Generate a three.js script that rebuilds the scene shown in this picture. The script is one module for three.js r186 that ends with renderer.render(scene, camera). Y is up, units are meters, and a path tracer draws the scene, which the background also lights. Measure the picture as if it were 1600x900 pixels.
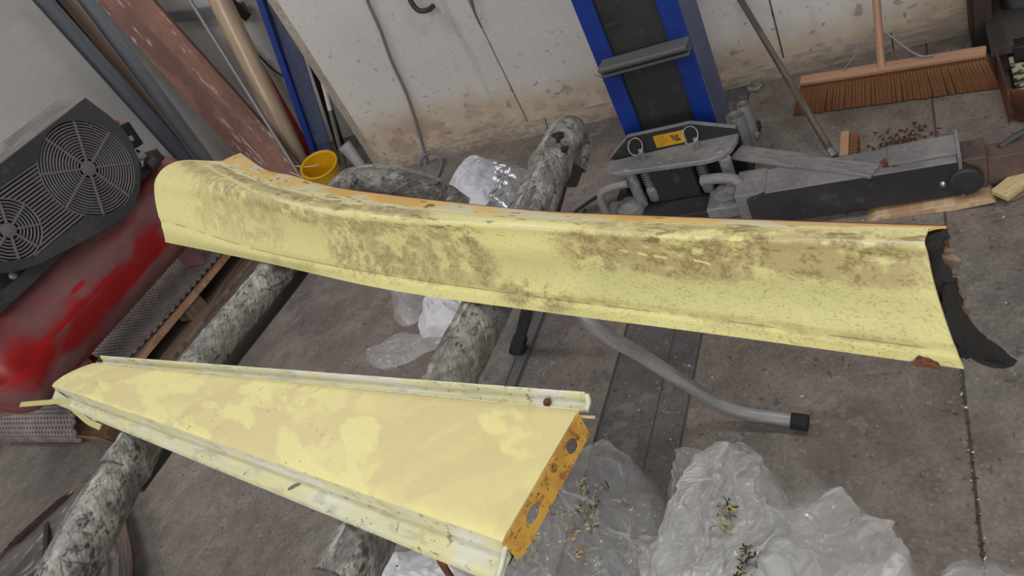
import * as THREE from 'three';
import { RoundedBoxGeometry } from 'three/addons/geometries/RoundedBoxGeometry.js';
import { mergeGeometries, mergeVertices } from 'three/addons/utils/BufferGeometryUtils.js';
import { RectAreaLightUniformsLib } from 'three/addons/lights/RectAreaLightUniformsLib.js';

// ------------------------------------------------------------------ camera, light, exposure
const scene = new THREE.Scene();
scene.background = new THREE.Color(0x8c8f94);
const camera = new THREE.PerspectiveCamera(42.07, 16 / 9, 0.05, 60);
camera.position.set(0, 1.6, 0);
camera.up.set(0.102, 0.715, -0.692);
camera.lookAt(-0.511, 1.6 - 0.559, -0.653);
const renderer = new THREE.WebGLRenderer({ antialias: true });
renderer.toneMapping = THREE.LinearToneMapping;
renderer.toneMappingExposure = 0.98;
renderer.shadowMap.enabled = true;
RectAreaLightUniformsLib.init();
const CEILING = 3.4;
const LAMPS = [[-3.1, -1.7, 15], [0.4, -1.3, 15], [-2.2, 0.9, 13], [0.9, 1.0, 14], [-0.4, 2.9, 12]];   // x, z, radiance
const DOOR = { x0: -1.9, x1: 2.1, y0: 0.5, y1: 2.9, glow: 3.2 };                                     // frosted daylight panels of the gate behind the viewer
const LAMP_W = 0.34, LAMP_L = 1.5;

// ------------------------------------------------------------------ helpers
let seed = 20240611;
const rnd = () => { seed = (seed * 1664525 + 1013904223) >>> 0; return seed / 4294967296; };
const rr = (a, b) => a + (b - a) * rnd();
const V = (p) => new THREE.Vector3(p[0], p[1], p[2]);
const mix = (a, b, t) => a + (b - a) * t;
const clamp = (x, a = 0, b = 1) => Math.min(b, Math.max(a, x));
const sst = (a, b, x) => { const t = clamp((x - a) / (b - a)); return t * t * (3 - 2 * t); };
function h3(i, j, k) {
  let h = Math.imul(i, 374761393) ^ Math.imul(j, 668265263) ^ Math.imul(k, 2147483647 - 61);
  h = Math.imul(h ^ (h >>> 13), 1274126177); h ^= h >>> 16;
  return (h >>> 0) / 4294967296;
}
function vn(x, y, z = 0, per = 0) {
  const xi = Math.floor(x), yi = Math.floor(y), zi = Math.floor(z);
  const fx = x - xi, fy = y - yi, fz = z - zi;
  const u = fx * fx * (3 - 2 * fx), v = fy * fy * (3 - 2 * fy), w = fz * fz * (3 - 2 * fz);
  const m = per ? (a) => ((a % per) + per) % per : (a) => a;
  const c = (a, b, d) => h3(m(a), m(b), d);
  const l = (d) => mix(mix(c(xi, yi, d), c(xi + 1, yi, d), u), mix(c(xi, yi + 1, d), c(xi + 1, yi + 1, d), u), v);
  return fz === 0 ? l(zi) : mix(l(zi), l(zi + 1), w);
}
function fbm(x, y, z = 0, oct = 4, per = 0) {
  let s = 0, a = 0.5, n = 0, p = per;
  for (let i = 0; i < oct; i++) { s += a * vn(x, y, z + i * 17, p); n += a; a *= 0.5; x *= 2; y *= 2; p *= 2; }
  return s / n;
}
// sharp facets, as in crumpled film or foil: folded ramps along turning directions
function crumple(x, y, f, sd, oct = 5) {
  let s = 0, a = 1, n = 0;
  for (let i = 0; i < oct; i++) {
    const th = h3(sd, i, 7) * 6.283, wx = x + 0.22 / f * (vn(x * f * 1.3 + 9.1 * i, y * f * 1.3, sd) - 0.5), wy = y + 0.22 / f * (vn(x * f * 1.3, y * f * 1.3 + 5.3 * i, sd + 3) - 0.5);
    const q = (wx * Math.cos(th) + wy * Math.sin(th)) * f + h3(sd, i, 2);
    s += a * Math.abs((q - Math.floor(q)) * 2 - 1); n += a; a *= 0.72; f *= 1.45;
  }
  return s / n;
}
function tex(w, h, fn, srgb = true, rep = [1, 1]) {
  const d = new Uint8Array(w * h * 4);
  for (let j = 0; j < h; j++) for (let i = 0; i < w; i++) {
    const c = fn((i + 0.5) / w, (j + 0.5) / h), o = (j * w + i) * 4;
    if (typeof c === 'number') { d[o] = d[o + 1] = d[o + 2] = clamp(c, 0, 1) * 255; } else { d[o] = clamp(c[0], 0, 255); d[o + 1] = clamp(c[1], 0, 255); d[o + 2] = clamp(c[2], 0, 255); }
    d[o + 3] = 255;
  }
  const t = new THREE.DataTexture(d, w, h, THREE.RGBAFormat);
  t.wrapS = t.wrapT = THREE.RepeatWrapping; t.magFilter = THREE.LinearFilter; t.minFilter = THREE.LinearMipmapLinearFilter; t.generateMipmaps = true;
  if (srgb) t.colorSpace = THREE.SRGBColorSpace;
  t.repeat.set(rep[0], rep[1]); t.needsUpdate = true;
  return t;
}
const rep = (t, x, y) => { const c = t.clone(); c.repeat.set(x, y); c.needsUpdate = true; return c; };
const lerp3 = (a, b, t) => [mix(a[0], b[0], t), mix(a[1], b[1], t), mix(a[2], b[2], t)];
const M = (color, roughness = 0.7, o = {}) => new THREE.MeshStandardMaterial({ color, roughness, ...o });

// objects: geometry is written in world metres and brought under its group's base here
const used = {};
function numbered(n) { used[n] = (used[n] ?? -1) + 1; return used[n] ? `${n}_${String(used[n]).padStart(3, '0')}` : n; }
function thing(name, label, category, at = [0, 0, 0], group) {
  const g = new THREE.Group(); g.name = numbered(name); g.position.set(...at); g.userData = { label, category };
  if (group) g.userData.group = group;
  scene.add(g); return g;
}
function structure(name, at = [0, 0, 0]) { const g = new THREE.Group(); g.name = name; g.position.set(...at); g.userData = { kind: 'structure' }; scene.add(g); return g; }
function mg(list) {
  list = list.flat().map((g) => { const q = g.index ? g.toNonIndexed() : g; for (const k of Object.keys(q.attributes)) if (!['position', 'normal', 'uv'].includes(k)) q.deleteAttribute(k); return q; });
  return list.length === 1 ? list[0] : mergeGeometries(list);
}
function part(parent, name, geo, mat, label) {
  const g = mg([geo].flat()); let p = parent, o = new THREE.Vector3();
  while (p && p !== scene) { o.add(p.position); p = p.parent; }
  g.translate(-o.x, -o.y, -o.z);
  const m = new THREE.Mesh(g, mat); m.name = name; if (label) m.userData.label = label; parent.add(m); return m;
}
const parts = (parent, name, list, mat, label) => list.map((g) => part(parent, name, g, mat, label));   // one mesh per piece
function lone(name, geo, mat, label, category, group) {        // a thing that is one mesh, its origin at its base
  const g = mg([geo].flat()); g.computeBoundingBox(); const b = g.boundingBox;
  const c = [(b.min.x + b.max.x) / 2, b.min.y, (b.min.z + b.max.z) / 2];
  g.translate(-c[0], -c[1], -c[2]);
  const m = new THREE.Mesh(g, mat); m.name = numbered(name); m.position.set(...c); m.userData = { label, category }; if (group) m.userData.group = group;
  scene.add(m); return m;
}
// geometry
const boxAt = (a, b, r = 0.003) => {
  const s = [0, 1, 2].map((k) => Math.abs(b[k] - a[k]));
  const g = r > 0 ? new RoundedBoxGeometry(s[0], s[1], s[2], 2, Math.min(r, Math.min(...s) * 0.45)) : new THREE.BoxGeometry(...s);
  g.translate((a[0] + b[0]) / 2, (a[1] + b[1]) / 2, (a[2] + b[2]) / 2); return g;
};
function frameOf(p, q, up = [0, 1, 0]) {                        // y along p->q
  const y = V(q).sub(V(p)).normalize(); let u = V(up); if (Math.abs(y.dot(u)) > 0.98) u = new THREE.Vector3(0, 0, 1);
  const x = new THREE.Vector3().crossVectors(y, u).normalize(), z = new THREE.Vector3().crossVectors(x, y);
  return new THREE.Matrix4().makeBasis(x, y, z);
}
function bar(p, q, w, d, up, r = 0.003) {
  const L = V(p).distanceTo(V(q)); const g = r ? new RoundedBoxGeometry(w, L, d, 2, Math.min(r, w * 0.45, d * 0.45)) : new THREE.BoxGeometry(w, L, d);
  const m = frameOf(p, q, up), c = V(p).add(V(q)).multiplyScalar(0.5); m.setPosition(c); g.applyMatrix4(m); return g;
}
function cyl(p, q, r0, r1 = r0, n = 24, open = false) {
  const L = V(p).distanceTo(V(q)); const g = new THREE.CylinderGeometry(r1, r0, L, n, 1, open);
  const m = frameOf(p, q), c = V(p).add(V(q)).multiplyScalar(0.5); m.setPosition(c); g.applyMatrix4(m); return g;
}
function lat(profile, p, q, n = 32) {                           // lathe about p->q, profile [r, distance from p]
  const g = new THREE.LatheGeometry(profile.map(([r, y]) => new THREE.Vector2(Math.max(r, 0.0001), y)), n);
  const m = frameOf(p, q); m.setPosition(V(p)); g.applyMatrix4(m); return g;
}
function hollow(p, q, r, t = 0.003, n = 24) {
  const L = V(p).distanceTo(V(q)); return lat([[r - t, 0], [r, 0], [r, L], [r - t, L], [r - t, 0]], p, q, n);
}
function tube(pts, r, seg = 40, n = 12, closed = false) {       // r: number or (along 0..1, angle, length) => radius
  const c = new THREE.CatmullRomCurve3(pts.map(V), closed, 'centripetal'); const L = c.getLength();
  const F = c.computeFrenetFrames(seg, closed), pos = [], uv = [], idx = [];
  // parallel transported frame of its own, so that nothing twists
  let N = Math.abs(F.tangents[0].y) < 0.9 ? new THREE.Vector3(0, 1, 0) : new THREE.Vector3(1, 0, 0);
  for (let i = 0; i <= seg; i++) {
    const t = i / seg, P = c.getPointAt(t), T = F.tangents[i];
    N = N.clone().addScaledVector(T, -N.dot(T)).normalize(); const B = new THREE.Vector3().crossVectors(T, N);
    for (let j = 0; j <= n; j++) {
      const a = j / n * Math.PI * 2, R = typeof r === 'function' ? r(t, j === n ? 0 : a, t * L) : r;
      pos.push(...P.clone().addScaledVector(N, Math.cos(a) * R).addScaledVector(B, Math.sin(a) * R).toArray()); uv.push(t * L, j / n);
      if (i < seg && j < n) { const k = i * (n + 1) + j; idx.push(k, k + 1, k + n + 1, k + 1, k + n + 2, k + n + 1); }
    }
  }
  if (!closed) for (const e of [0, seg]) {
    const base = e * (n + 1), k = pos.length / 3; const P = c.getPointAt(e / seg); pos.push(P.x, P.y, P.z); uv.push(0, 0);
    for (let j = 0; j < n; j++) e ? idx.push(k, base + j + 1, base + j) : idx.push(k, base + j, base + j + 1);
  }
  const g = new THREE.BufferGeometry(); g.setAttribute('position', new THREE.Float32BufferAttribute(pos, 3)); g.setAttribute('uv', new THREE.Float32BufferAttribute(uv, 2)); g.setIndex(idx); g.computeVertexNormals();
  const nn = g.attributes.normal; for (let i = 0; i <= seg; i++) { const a = i * (n + 1), b = a + n; const x = V([nn.getX(a) + nn.getX(b), nn.getY(a) + nn.getY(b), nn.getZ(a) + nn.getZ(b)]).normalize(); nn.setXYZ(a, ...x.toArray()); nn.setXYZ(b, ...x.toArray()); }
  return g;
}
function grid(nu, nv, f, keep) {                                // f(u, v) -> [x, y, z]
  const pos = [], uv = [], idx = [];
  for (let j = 0; j <= nv; j++) for (let i = 0; i <= nu; i++) { pos.push(...f(i / nu, j / nv)); uv.push(i / nu, j / nv); }
  for (let j = 0; j < nv; j++) for (let i = 0; i < nu; i++) { if (keep && !keep((i + 0.5) / nu, (j + 0.5) / nv)) continue; const a = j * (nu + 1) + i; idx.push(a, a + 1, a + nu + 1, a + 1, a + nu + 2, a + nu + 1); }
  const g = new THREE.BufferGeometry(); g.setAttribute('position', new THREE.Float32BufferAttribute(pos, 3)); g.setAttribute('uv', new THREE.Float32BufferAttribute(uv, 2)); g.setIndex(idx); g.computeVertexNormals(); return g;
}
function shell(nu, nv, f, t) {                                  // sheet with thickness t below its normals
  const g = grid(nu, nv, f), p = g.attributes.position, n = g.attributes.normal, W = nu + 1;
  const pos = Array.from(p.array), uv = Array.from(g.attributes.uv.array), idx = Array.from(g.index.array), N = p.count;
  for (let i = 0; i < N; i++) { pos.push(p.getX(i) - n.getX(i) * t, p.getY(i) - n.getY(i) * t, p.getZ(i) - n.getZ(i) * t); uv.push(g.attributes.uv.getX(i), g.attributes.uv.getY(i)); }
  const m = idx.length; for (let i = 0; i < m; i += 3) idx.push(idx[i] + N, idx[i + 2] + N, idx[i + 1] + N);
  const o = new THREE.BufferGeometry(); o.setAttribute('position', new THREE.Float32BufferAttribute(pos, 3)); o.setAttribute('uv', new THREE.Float32BufferAttribute(uv, 2)); o.setIndex(idx); o.computeVertexNormals();
  const e = [], ue = [], ie = []; const q = (a, b) => { const k = e.length / 3; for (const v of [a, b, a + N, b + N]) { e.push(pos[v * 3], pos[v * 3 + 1], pos[v * 3 + 2]); ue.push(uv[v * 2], uv[v * 2 + 1]); } ie.push(k, k + 2, k + 1, k + 1, k + 2, k + 3); };
  for (let i = 0; i < nu; i++) { q(i, i + 1); q(nv * W + i + 1, nv * W + i); } for (let j = 0; j < nv; j++) { q((j + 1) * W, j * W); q(j * W + nu, (j + 1) * W + nu); }
  const ed = new THREE.BufferGeometry(); ed.setAttribute('position', new THREE.Float32BufferAttribute(e, 3)); ed.setAttribute('uv', new THREE.Float32BufferAttribute(ue, 2)); ed.setIndex(ie); ed.computeVertexNormals();
  return mg([o, ed]);
}
// plate: outline (and holes) in the plane of O + a*A + b*B, thickness along A x B
function plate(outline, O, A, B, depth, holes = [], bevel = 0.0015) {
  const sh = new THREE.Shape(outline.map(([a, b]) => new THREE.Vector2(a, b)));
  for (const h of holes) { const p = new THREE.Path(); if (h.length === 3 && !Array.isArray(h[0])) p.absarc(h[0], h[1], h[2], 0, Math.PI * 2, true); else if (h.length === 4 && !Array.isArray(h[0])) p.absellipse(h[0], h[1], h[2], h[3], 0, Math.PI * 2, true, 0); else p.setFromPoints(h.map(([a, b]) => new THREE.Vector2(a, b))); sh.holes.push(p); }
  const g = new THREE.ExtrudeGeometry(sh, { depth: Math.max(depth - 2 * bevel, 0.0005), bevelEnabled: bevel > 0, bevelThickness: bevel, bevelSize: bevel, bevelOffset: -bevel, bevelSegments: 1, curveSegments: 24 });
  g.translate(0, 0, bevel);
  const a = V(A).normalize(), b = V(B).normalize(), m = new THREE.Matrix4().makeBasis(a, b, new THREE.Vector3().crossVectors(a, b)); m.setPosition(V(O)); g.applyMatrix4(m); return g;
}
const ring = (c, R, r, A, B, n = 48, k = 8) => { const g = new THREE.TorusGeometry(R, r, k, n); const a = V(A).normalize(), b = V(B).normalize(), m = new THREE.Matrix4().makeBasis(a, b, new THREE.Vector3().crossVectors(a, b)); m.setPosition(V(c)); g.applyMatrix4(m); return g; };
const boxUV = (g, s = 1) => {                                   // uv in metres / s by facing
  const q = g.index ? g.toNonIndexed() : g; q.computeVertexNormals(); const p = q.attributes.position, n = q.attributes.normal, uv = new Float32Array(p.count * 2);
  for (let i = 0; i < p.count; i++) { const x = Math.abs(n.getX(i)), y = Math.abs(n.getY(i)), z = Math.abs(n.getZ(i)); let a, b; if (y >= x && y >= z) { a = p.getX(i); b = p.getZ(i); } else if (x >= z) { a = p.getZ(i); b = p.getY(i); } else { a = p.getX(i); b = p.getY(i); } uv[i * 2] = a / s; uv[i * 2 + 1] = b / s; }
  q.setAttribute('uv', new THREE.BufferAttribute(uv, 2)); return q;
};
const inPoly = (x, y, P) => { let c = false; for (let i = 0, j = P.length - 1; i < P.length; j = i++) if ((P[i][1] > y) !== (P[j][1] > y) && x < (P[j][0] - P[i][0]) * (y - P[i][1]) / (P[j][1] - P[i][1]) + P[i][0]) c = !c; return c; };
const edgeDist = (x, y, P) => { let d = 9; for (let i = 0, j = P.length - 1; i < P.length; j = i++) { const ax = P[j][0], ay = P[j][1], bx = P[i][0] - ax, by = P[i][1] - ay; const t = clamp(((x - ax) * bx + (y - ay) * by) / (bx * bx + by * by)); d = Math.min(d, Math.hypot(x - ax - bx * t, y - ay - by * t)); } return inPoly(x, y, P) ? d : -d; };
const resample = (pts) => new THREE.CatmullRomCurve3(pts.map(V), false, 'centripetal');

// ------------------------------------------------------------------ materials
const floorBump = tex(1024, 1024, (u, v) => 0.55 * fbm(u * 24, v * 24, 3, 5, 24) + 0.45 * fbm(u * 160, v * 160, 5, 2, 160), false);
function floorTex(base, warm, sd) {
  return tex(1024, 1024, (u, v) => {
    const a = fbm(u * 4, v * 4, sd, 5, 4), b = fbm(u * 30, v * 30, sd + 40, 4, 30), c = fbm(u * 220, v * 220, sd + 80, 2, 220);
    const k = 0.80 + 0.20 * (a - 0.5) + 0.22 * (b - 0.5) + 0.20 * (c - 0.5); let col = lerp3(base, warm, sst(0.4, 0.65, fbm(u * 3 + 5, v * 3, sd + 9, 4, 3)));
    const spot = sst(0.80, 0.86, fbm(u * 90, v * 90, sd + 11, 2, 90)), lite = sst(0.79, 0.86, fbm(u * 120, v * 120, sd + 23, 2, 120)), scuff = sst(0.60, 0.74, fbm(u * 12, v * 12, sd + 31, 5, 12)) * sst(0.45, 0.6, fbm(u * 70, v * 70, sd + 35, 2, 70)), stain = sst(0.58, 0.72, fbm(u * 5, v * 5, sd + 37, 4, 5));
    col = col.map((x) => x * k * 1.22);
    col = lerp3(col, [78, 70, 67], stain * 0.35); col = lerp3(col, [58, 52, 50], spot * 0.45); col = lerp3(col, [176, 170, 165], lite * 0.35 + scuff * 0.2);
    return col;
  });
}
const slabMat = M(0xffffff, 0.82, { map: floorTex([124, 117, 112], [125, 113, 107], 1), bumpMap: floorBump, bumpScale: 0.0025 });
const slabMat2 = M(0xffffff, 0.8, { map: floorTex([127, 120, 114], [125, 114, 107], 60), bumpMap: floorBump, bumpScale: 0.0025 });
const stripMat = M(0xffffff, 0.7, { map: floorTex([92, 89, 89], [84, 80, 80], 120), bumpMap: floorBump, bumpScale: 0.002 });

const wallTex = tex(2048, 1024, (u, v) => {                      // u: 4 m along the wall from its left end, v: 2 m upward
  const x = u * 4, y = v * 2; const a = fbm(x * 2, y * 2, 2, 5), b = fbm(x * 18, y * 18, 4, 4), g = fbm(x * 90, y * 90, 6, 2);
  let c = [218, 214, 209].map((q) => q * (0.95 + 0.10 * (a - 0.5) + 0.05 * (g - 0.5)));
  const lim = 0.20 + 0.16 * (fbm(x * 3, 2, 9, 4) - 0.5) + 0.10 * sst(1.6, 0.1, x);
  const st = sst(lim + 0.06, lim - 0.12, y + 0.12 * (b - 0.5)); c = lerp3(c, [186, 162, 134], st * (0.55 + 0.3 * sst(0.3, 0.7, b)));
  const gr = sst(lim - 0.02, lim - 0.16, y) * sst(0.42, 0.6, fbm(x * 14, y * 22, 12, 4)); c = lerp3(c, [134, 116, 102], gr * 0.35);
  const scr = sst(0.70, 0.78, fbm(x * 22, y * 34, 15, 4)) * sst(0.55, 0.15, y); c = lerp3(c, [124, 112, 102], scr * 0.5);
  const str = sst(0.60, 0.78, fbm(x * 14, y * 1.1, 21, 3)) * sst(0.45, 0.62, fbm(x * 2.2, y * 1.6, 25, 3)); c = lerp3(c, [168, 162, 156], str * 0.4);
  const dots = sst(0.86, 0.90, fbm(x * 46, y * 46, 18, 2)); return lerp3(c, [110, 98, 88], dots * 0.5);
});
const wallBump = tex(512, 512, (u, v) => fbm(u * 16, v * 16, 8, 5, 16), false);
const wallMat = M(0xffffff, 0.85, { map: wallTex, bumpMap: wallBump, bumpScale: 0.002 });
const plainWall = tex(1024, 1024, (u, v) => { const k = 0.94 + 0.12 * (fbm(u * 5, v * 5, 33, 5, 5) - 0.5) + 0.04 * (fbm(u * 120, v * 120, 35, 2, 120) - 0.5); let c = [222, 220, 217].map((q) => q * k); const p = sst(0.64, 0.68, fbm(u * 7, v * 9, 37, 3)); return lerp3(c, [216, 215, 212], p * 0.35); });
const sideMat = M(0xffffff, 0.85, { map: plainWall, bumpMap: wallBump, bumpScale: 0.0015 });
const kerbMat = M(0xffffff, 0.9, { map: tex(1024, 256, (u, v) => { const b = fbm(u * 40, v * 10, 44, 5), g = fbm(u * 260, v * 65, 45, 2); return lerp3([166, 153, 138], [144, 131, 119], sst(0.3, 0.7, b)).map((q) => q * (0.9 + 0.2 * g)); }), bumpMap: wallBump, bumpScale: 0.003 });
const ceilMat = M(0xd8d8d6, 0.9), farMat = M(0xb9b7b2, 0.9);

// pressed steel panel in pale yellow paint, with sanding dirt where the photograph shows it
const Y0 = [228, 220, 150], YD = [178, 162, 114], YG = [200, 195, 135];
const patches = [                                                // u0, u1 along from the right end, v0, v1 from the back crease to the bottom, strength
  [0.000, 0.122, 0.10, 0.46, 0.95], [0.101, 0.252, 0.16, 0.54, 0.95], [0.000, 0.246, 0.30, 0.46, 1.0],
  [0.202, 0.257, 0.22, 0.5, 0.8], [0.332, 0.358, 0.22, 0.86, 1.2], [0.354, 0.559, 0.30, 0.86, 0.72], [0.354, 0.435, 0.24, 0.42, 0.7],
  [0.476, 0.559, 0.24, 0.92, 0.55], [0.559, 0.991, 0.2, 0.44, 0.75], [0.660, 0.883, 0.4, 0.8, 0.35], [0.394, 0.948, 0.06, 0.2, 1.1],
  [0.048, 0.219, 0.03, 0.16, 0.75], [0.257, 0.325, 0.74, 0.94, 0.9], [0.000, 0.252, 0.84, 0.9, 0.55], [0.435, 0.694, 0.86, 0.98, 0.3]];
const greens = [[0.000, 0.246, 0.48, 0.86, 1], [0.559, 0.818, 0.45, 0.85, 0.45], [0.257, 0.329, 0.5, 0.75, 0.5], [0.376, 0.559, 0.5, 0.85, 0.6]];
const inBox = (u, v, b, s = 0.02) => sst(b[0] - s, b[0] + s, u) * sst(b[1] + s, b[1] - s, u) * sst(b[2] - 0.05, b[2] + 0.05, v) * sst(b[3] + 0.05, b[3] - 0.05, v);
const beamTex = tex(2048, 768, (u, v) => {
  const x = u * 2.2, y = v * 0.27, wu = u + 0.02 * (fbm(x * 9, y * 9, 50, 3) - 0.5), wv = v + 0.14 * (fbm(x * 12, y * 12, 52, 3) - 0.5);
  const n1 = fbm(x * 14, y * 14, 54, 5), n2 = fbm(x * 60, y * 60, 56, 4), n3 = fbm(x * 210, y * 210, 58, 2);
  let c = Y0.map((q) => q * (0.985 + 0.03 * (n1 - 0.5)));
  let g = 0; for (const b of greens) g = Math.max(g, b[4] * inBox(wu, wv, b)); c = lerp3(c, YG, g * (0.75 + 0.3 * (n2 - 0.5)));
  let d = 0; for (const b of patches) d = Math.max(d, b[4] * inBox(wu, wv, b)); 
  const amt = d * sst(0.36, 0.52, 0.55 * n1 + 0.45 * n2 + 0.14 * (d - 0.6));
  c = lerp3(c, YD, clamp(amt * 0.85)); c = lerp3(c, [122, 104, 68], clamp(d) * sst(0.50, 0.66, 0.5 * n2 + 0.5 * fbm(x * 260, y * 200, 58, 2)) * 0.5);
  const spk = sst(0.70, 0.78, n3) * sst(0.235, 0.164, u) ; c = lerp3(c, [150, 136, 92], 0.45 * sst(0.66, 0.76, fbm(x * 330, y * 330, 59, 2)) * sst(0.274, 0.219, u) * sst(0.3, 0.4, v) * sst(0.36, 0.5, n2)); c = lerp3(c, [150, 134, 92], 0.3 * sst(0.70, 0.78, fbm(x * 300, y * 300, 57, 2)));
  // crack lines of clean paint
  const cr = Math.abs(v - (0.40 + 0.05 * Math.sin(x * 9) + 0.09 * (fbm(x * 16, 1, 61, 3) - 0.5))); c = lerp3(c, Y0, sst(0.016, 0.004, cr) * sst(0.080, 0.130, u) * sst(0.224, 0.186, u) * sst(0.45, 0.5, fbm(x * 30, 3, 62, 3)));
  const lip = Math.abs(v - (0.865 + 0.006 * Math.sin(x * 5))); c = lerp3(c, [120, 104, 62], sst(0.007, 0.002, lip) * 0.55 * sst(0.35, 0.5, fbm(x * 20, 5, 63, 3)));
  const lines = sst(0.02, 0.006, Math.abs(v - 0.035 - 0.02 * (fbm(x * 6, 8, 64, 3) - 0.5))) + sst(0.014, 0.004, Math.abs(v - 0.16)) * 0.8; c = lerp3(c, [196, 194, 182], clamp(lines) * sst(0.38, 0.5, fbm(x * 10, v * 30, 65, 3)) * 0.8);
  // clean beads running along the top at the broad end
  const bead = (v0, w) => sst(w, w * 0.4, Math.abs(v - v0 - 0.012 * (fbm(x * 12, 4, 67, 3) - 0.5))) * sst(0.414, 0.576, u); c = lerp3(c, [226, 219, 168], 0.85 * clamp(bead(0.255, 0.035) + bead(0.07, 0.03)) * sst(0.3, 0.44, n2));
  const blk = sst(0.68, 0.76, fbm(x * 30, y * 110, 66, 3)) * sst(0.3, 0.24, v); return lerp3(c, [104, 90, 62], blk * 0.55);
});
const paintBump = tex(1024, 512, (u, v) => 0.7 * fbm(u * 16, v * 8, 70, 4) + 0.3 * fbm(u * 160, v * 80, 72, 3), false);
const beamMat = new THREE.MeshPhysicalMaterial({ color: 0xffffff, roughness: 0.36, map: beamTex, bumpMap: paintBump, bumpScale: 0.0012 });
const orangeTex = tex(1024, 128, (u, v) => { const x = u * 2.2, y = v * 0.04, n = fbm(x * 12, y * 30, 75, 4), m = fbm(x * 50, y * 90, 76, 3); let c = lerp3([220, 184, 112], [206, 196, 170], sst(0.42, 0.6, n)); c = lerp3(c, [208, 158, 84], sst(0.55, 0.7, fbm(x * 7, y * 12, 77, 3)) * 0.6); return lerp3(c, [96, 72, 44], sst(0.74, 0.80, fbm(x * 34, y * 80, 78, 3)) * 0.8); });
const orangeMat = M(0xffffff, 0.5, { map: orangeTex });
const panelTex = tex(2048, 768, (u, v) => {
  const x = u * 1.4, y = v * 0.22; const w = fbm(x * 5, y * 5, 80, 3), a = fbm(x * 6 + w, y * 9 + w, 81, 4), b = fbm(x * 13 + w * 2, y * 10 - w * 2, 82, 4), f = fbm(x * 120, y * 120, 83, 2);
  let c = lerp3([231, 221, 153], [221, 208, 148], sst(0.38, 0.60, a)); c = lerp3(c, [214, 199, 144], sst(0.50, 0.64, b) * 0.7); c = lerp3(c, [235, 226, 156], sst(0.57, 0.66, fbm(x * 9 - y * 14, y * 7 + x * 5, 84, 4)) * 0.85);
  c = c.map((q) => q * (0.985 + 0.03 * f)); const sp = sst(0.80, 0.86, fbm(x * 110, y * 90, 85, 2)) * sst(0.55, 0.7, fbm(x * 5, y * 5, 86, 3)); return lerp3(c, [162, 146, 96], sp * 0.6);
});
const panelMat = new THREE.MeshPhysicalMaterial({ color: 0xffffff, roughness: 0.45, map: panelTex });
const flangeTex = tex(2048, 256, (u, v) => { const x = u * 1.5, y = v * 0.06; const a = fbm(x * 9, y * 20, 90, 4), b = fbm(x * 60, y * 120, 91, 3); let c = lerp3([206, 203, 168], [212, 211, 198], sst(0.42, 0.6, a)); c = lerp3(c, [214, 206, 150], sst(0.50, 0.66, fbm(x * 14, y * 30, 92, 3)) * 0.7); c = lerp3(c, [168, 164, 138], sst(0.55, 0.75, fbm(x * 26, y * 90, 94, 4)) * 0.5); return lerp3(c, [110, 98, 74], sst(0.70, 0.78, fbm(x * 120, y * 160, 97, 3)) * 0.6 * sst(0.52, 0.68, fbm(x * 6, y * 12, 93, 3))); });
const flangeMat = M(0xffffff, 0.42, { map: flangeTex });
const rustOrange = M(0xffffff, 0.6, { map: tex(512, 128, (u, v) => { const a = fbm(u * 8, v * 2, 95, 4), b = fbm(u * 24, v * 6, 96, 4); let c = lerp3([204, 158, 68], [186, 138, 58], sst(0.4, 0.6, a)); c = lerp3(c, [146, 92, 48], sst(0.60, 0.76, b) * 0.8); return lerp3(c, [80, 60, 44], sst(0.72, 0.80, fbm(u * 60, v * 15, 97, 3)) * 0.8); }) });
// wrapped rails: crumpled grey tape
const wrapTex = tex(1024, 512, (u, v) => {                       // u 1 m, v once round
  const c0 = crumple(u, v * 0.31, 10, 3, 6), a = fbm(u * 7, v * 3, 100, 5), b = fbm(u * 60, v * 26, 101, 3), g = fbm(u * 18, v * 7, 104, 4);
  let c = lerp3([154, 152, 147], [122, 120, 116], sst(0.36, 0.64, a)); c = lerp3(c, [192, 190, 185], sst(0.48, 0.66, g) * 0.7); c = lerp3(c, [66, 64, 61], sst(0.62, 0.70, fbm(u * 90, v * 40, 117, 4)) * 0.6); c = lerp3(c, [104, 101, 97], sst(0.5, 0.66, fbm(u * 34, v * 15, 115, 4)) * 0.55); c = lerp3(c, [152, 143, 132], sst(0.60, 0.72, fbm(u * 5, v * 4, 106, 3)) * 0.35);
  const q = Math.min(Math.abs(((u * 9 + 0.9 * fbm(u * 14, v * 8, 102, 3)) % 1) - 0.5), Math.abs(((v * 5 + 1.7 * fbm(u * 9, v * 7, 103, 4)) % 1) - 0.5), Math.abs((((u * 6 - v * 4) + 1.6 * fbm(u * 11, v * 6, 105, 4) + 40) % 1) - 0.5));
  const q2 = Math.min(Math.abs(((u * 23 + 1.6 * fbm(u * 30, v * 14, 112, 3)) % 1) - 0.5), Math.abs(((v * 11 + u * 9 + 2.2 * fbm(u * 24, v * 12, 113, 3)) % 1) - 0.5)); c = lerp3(c, [74, 71, 67], sst(0.06, 0.012, q2) * sst(0.42, 0.56, fbm(u * 20, v * 9, 114, 3)) * 0.5); c = lerp3(c, [58, 55, 52], sst(0.035, 0.008, q) * sst(0.46, 0.62, fbm(u * 16, v * 6, 107, 3)) * 0.6); c = c.map((x) => x * (0.82 + 0.2 * b + 0.16 * (c0 - 0.4)));
  return lerp3(c, [52, 49, 46], sst(0.74, 0.80, fbm(u * 40, v * 16, 108, 3)) * 0.8);
});
const wrapBump = tex(1024, 512, (u, v) => 0.7 * crumple(u, v * 0.31, 22, 5, 6) + 0.3 * fbm(u * 40, v * 20, 109, 4), false);
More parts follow.
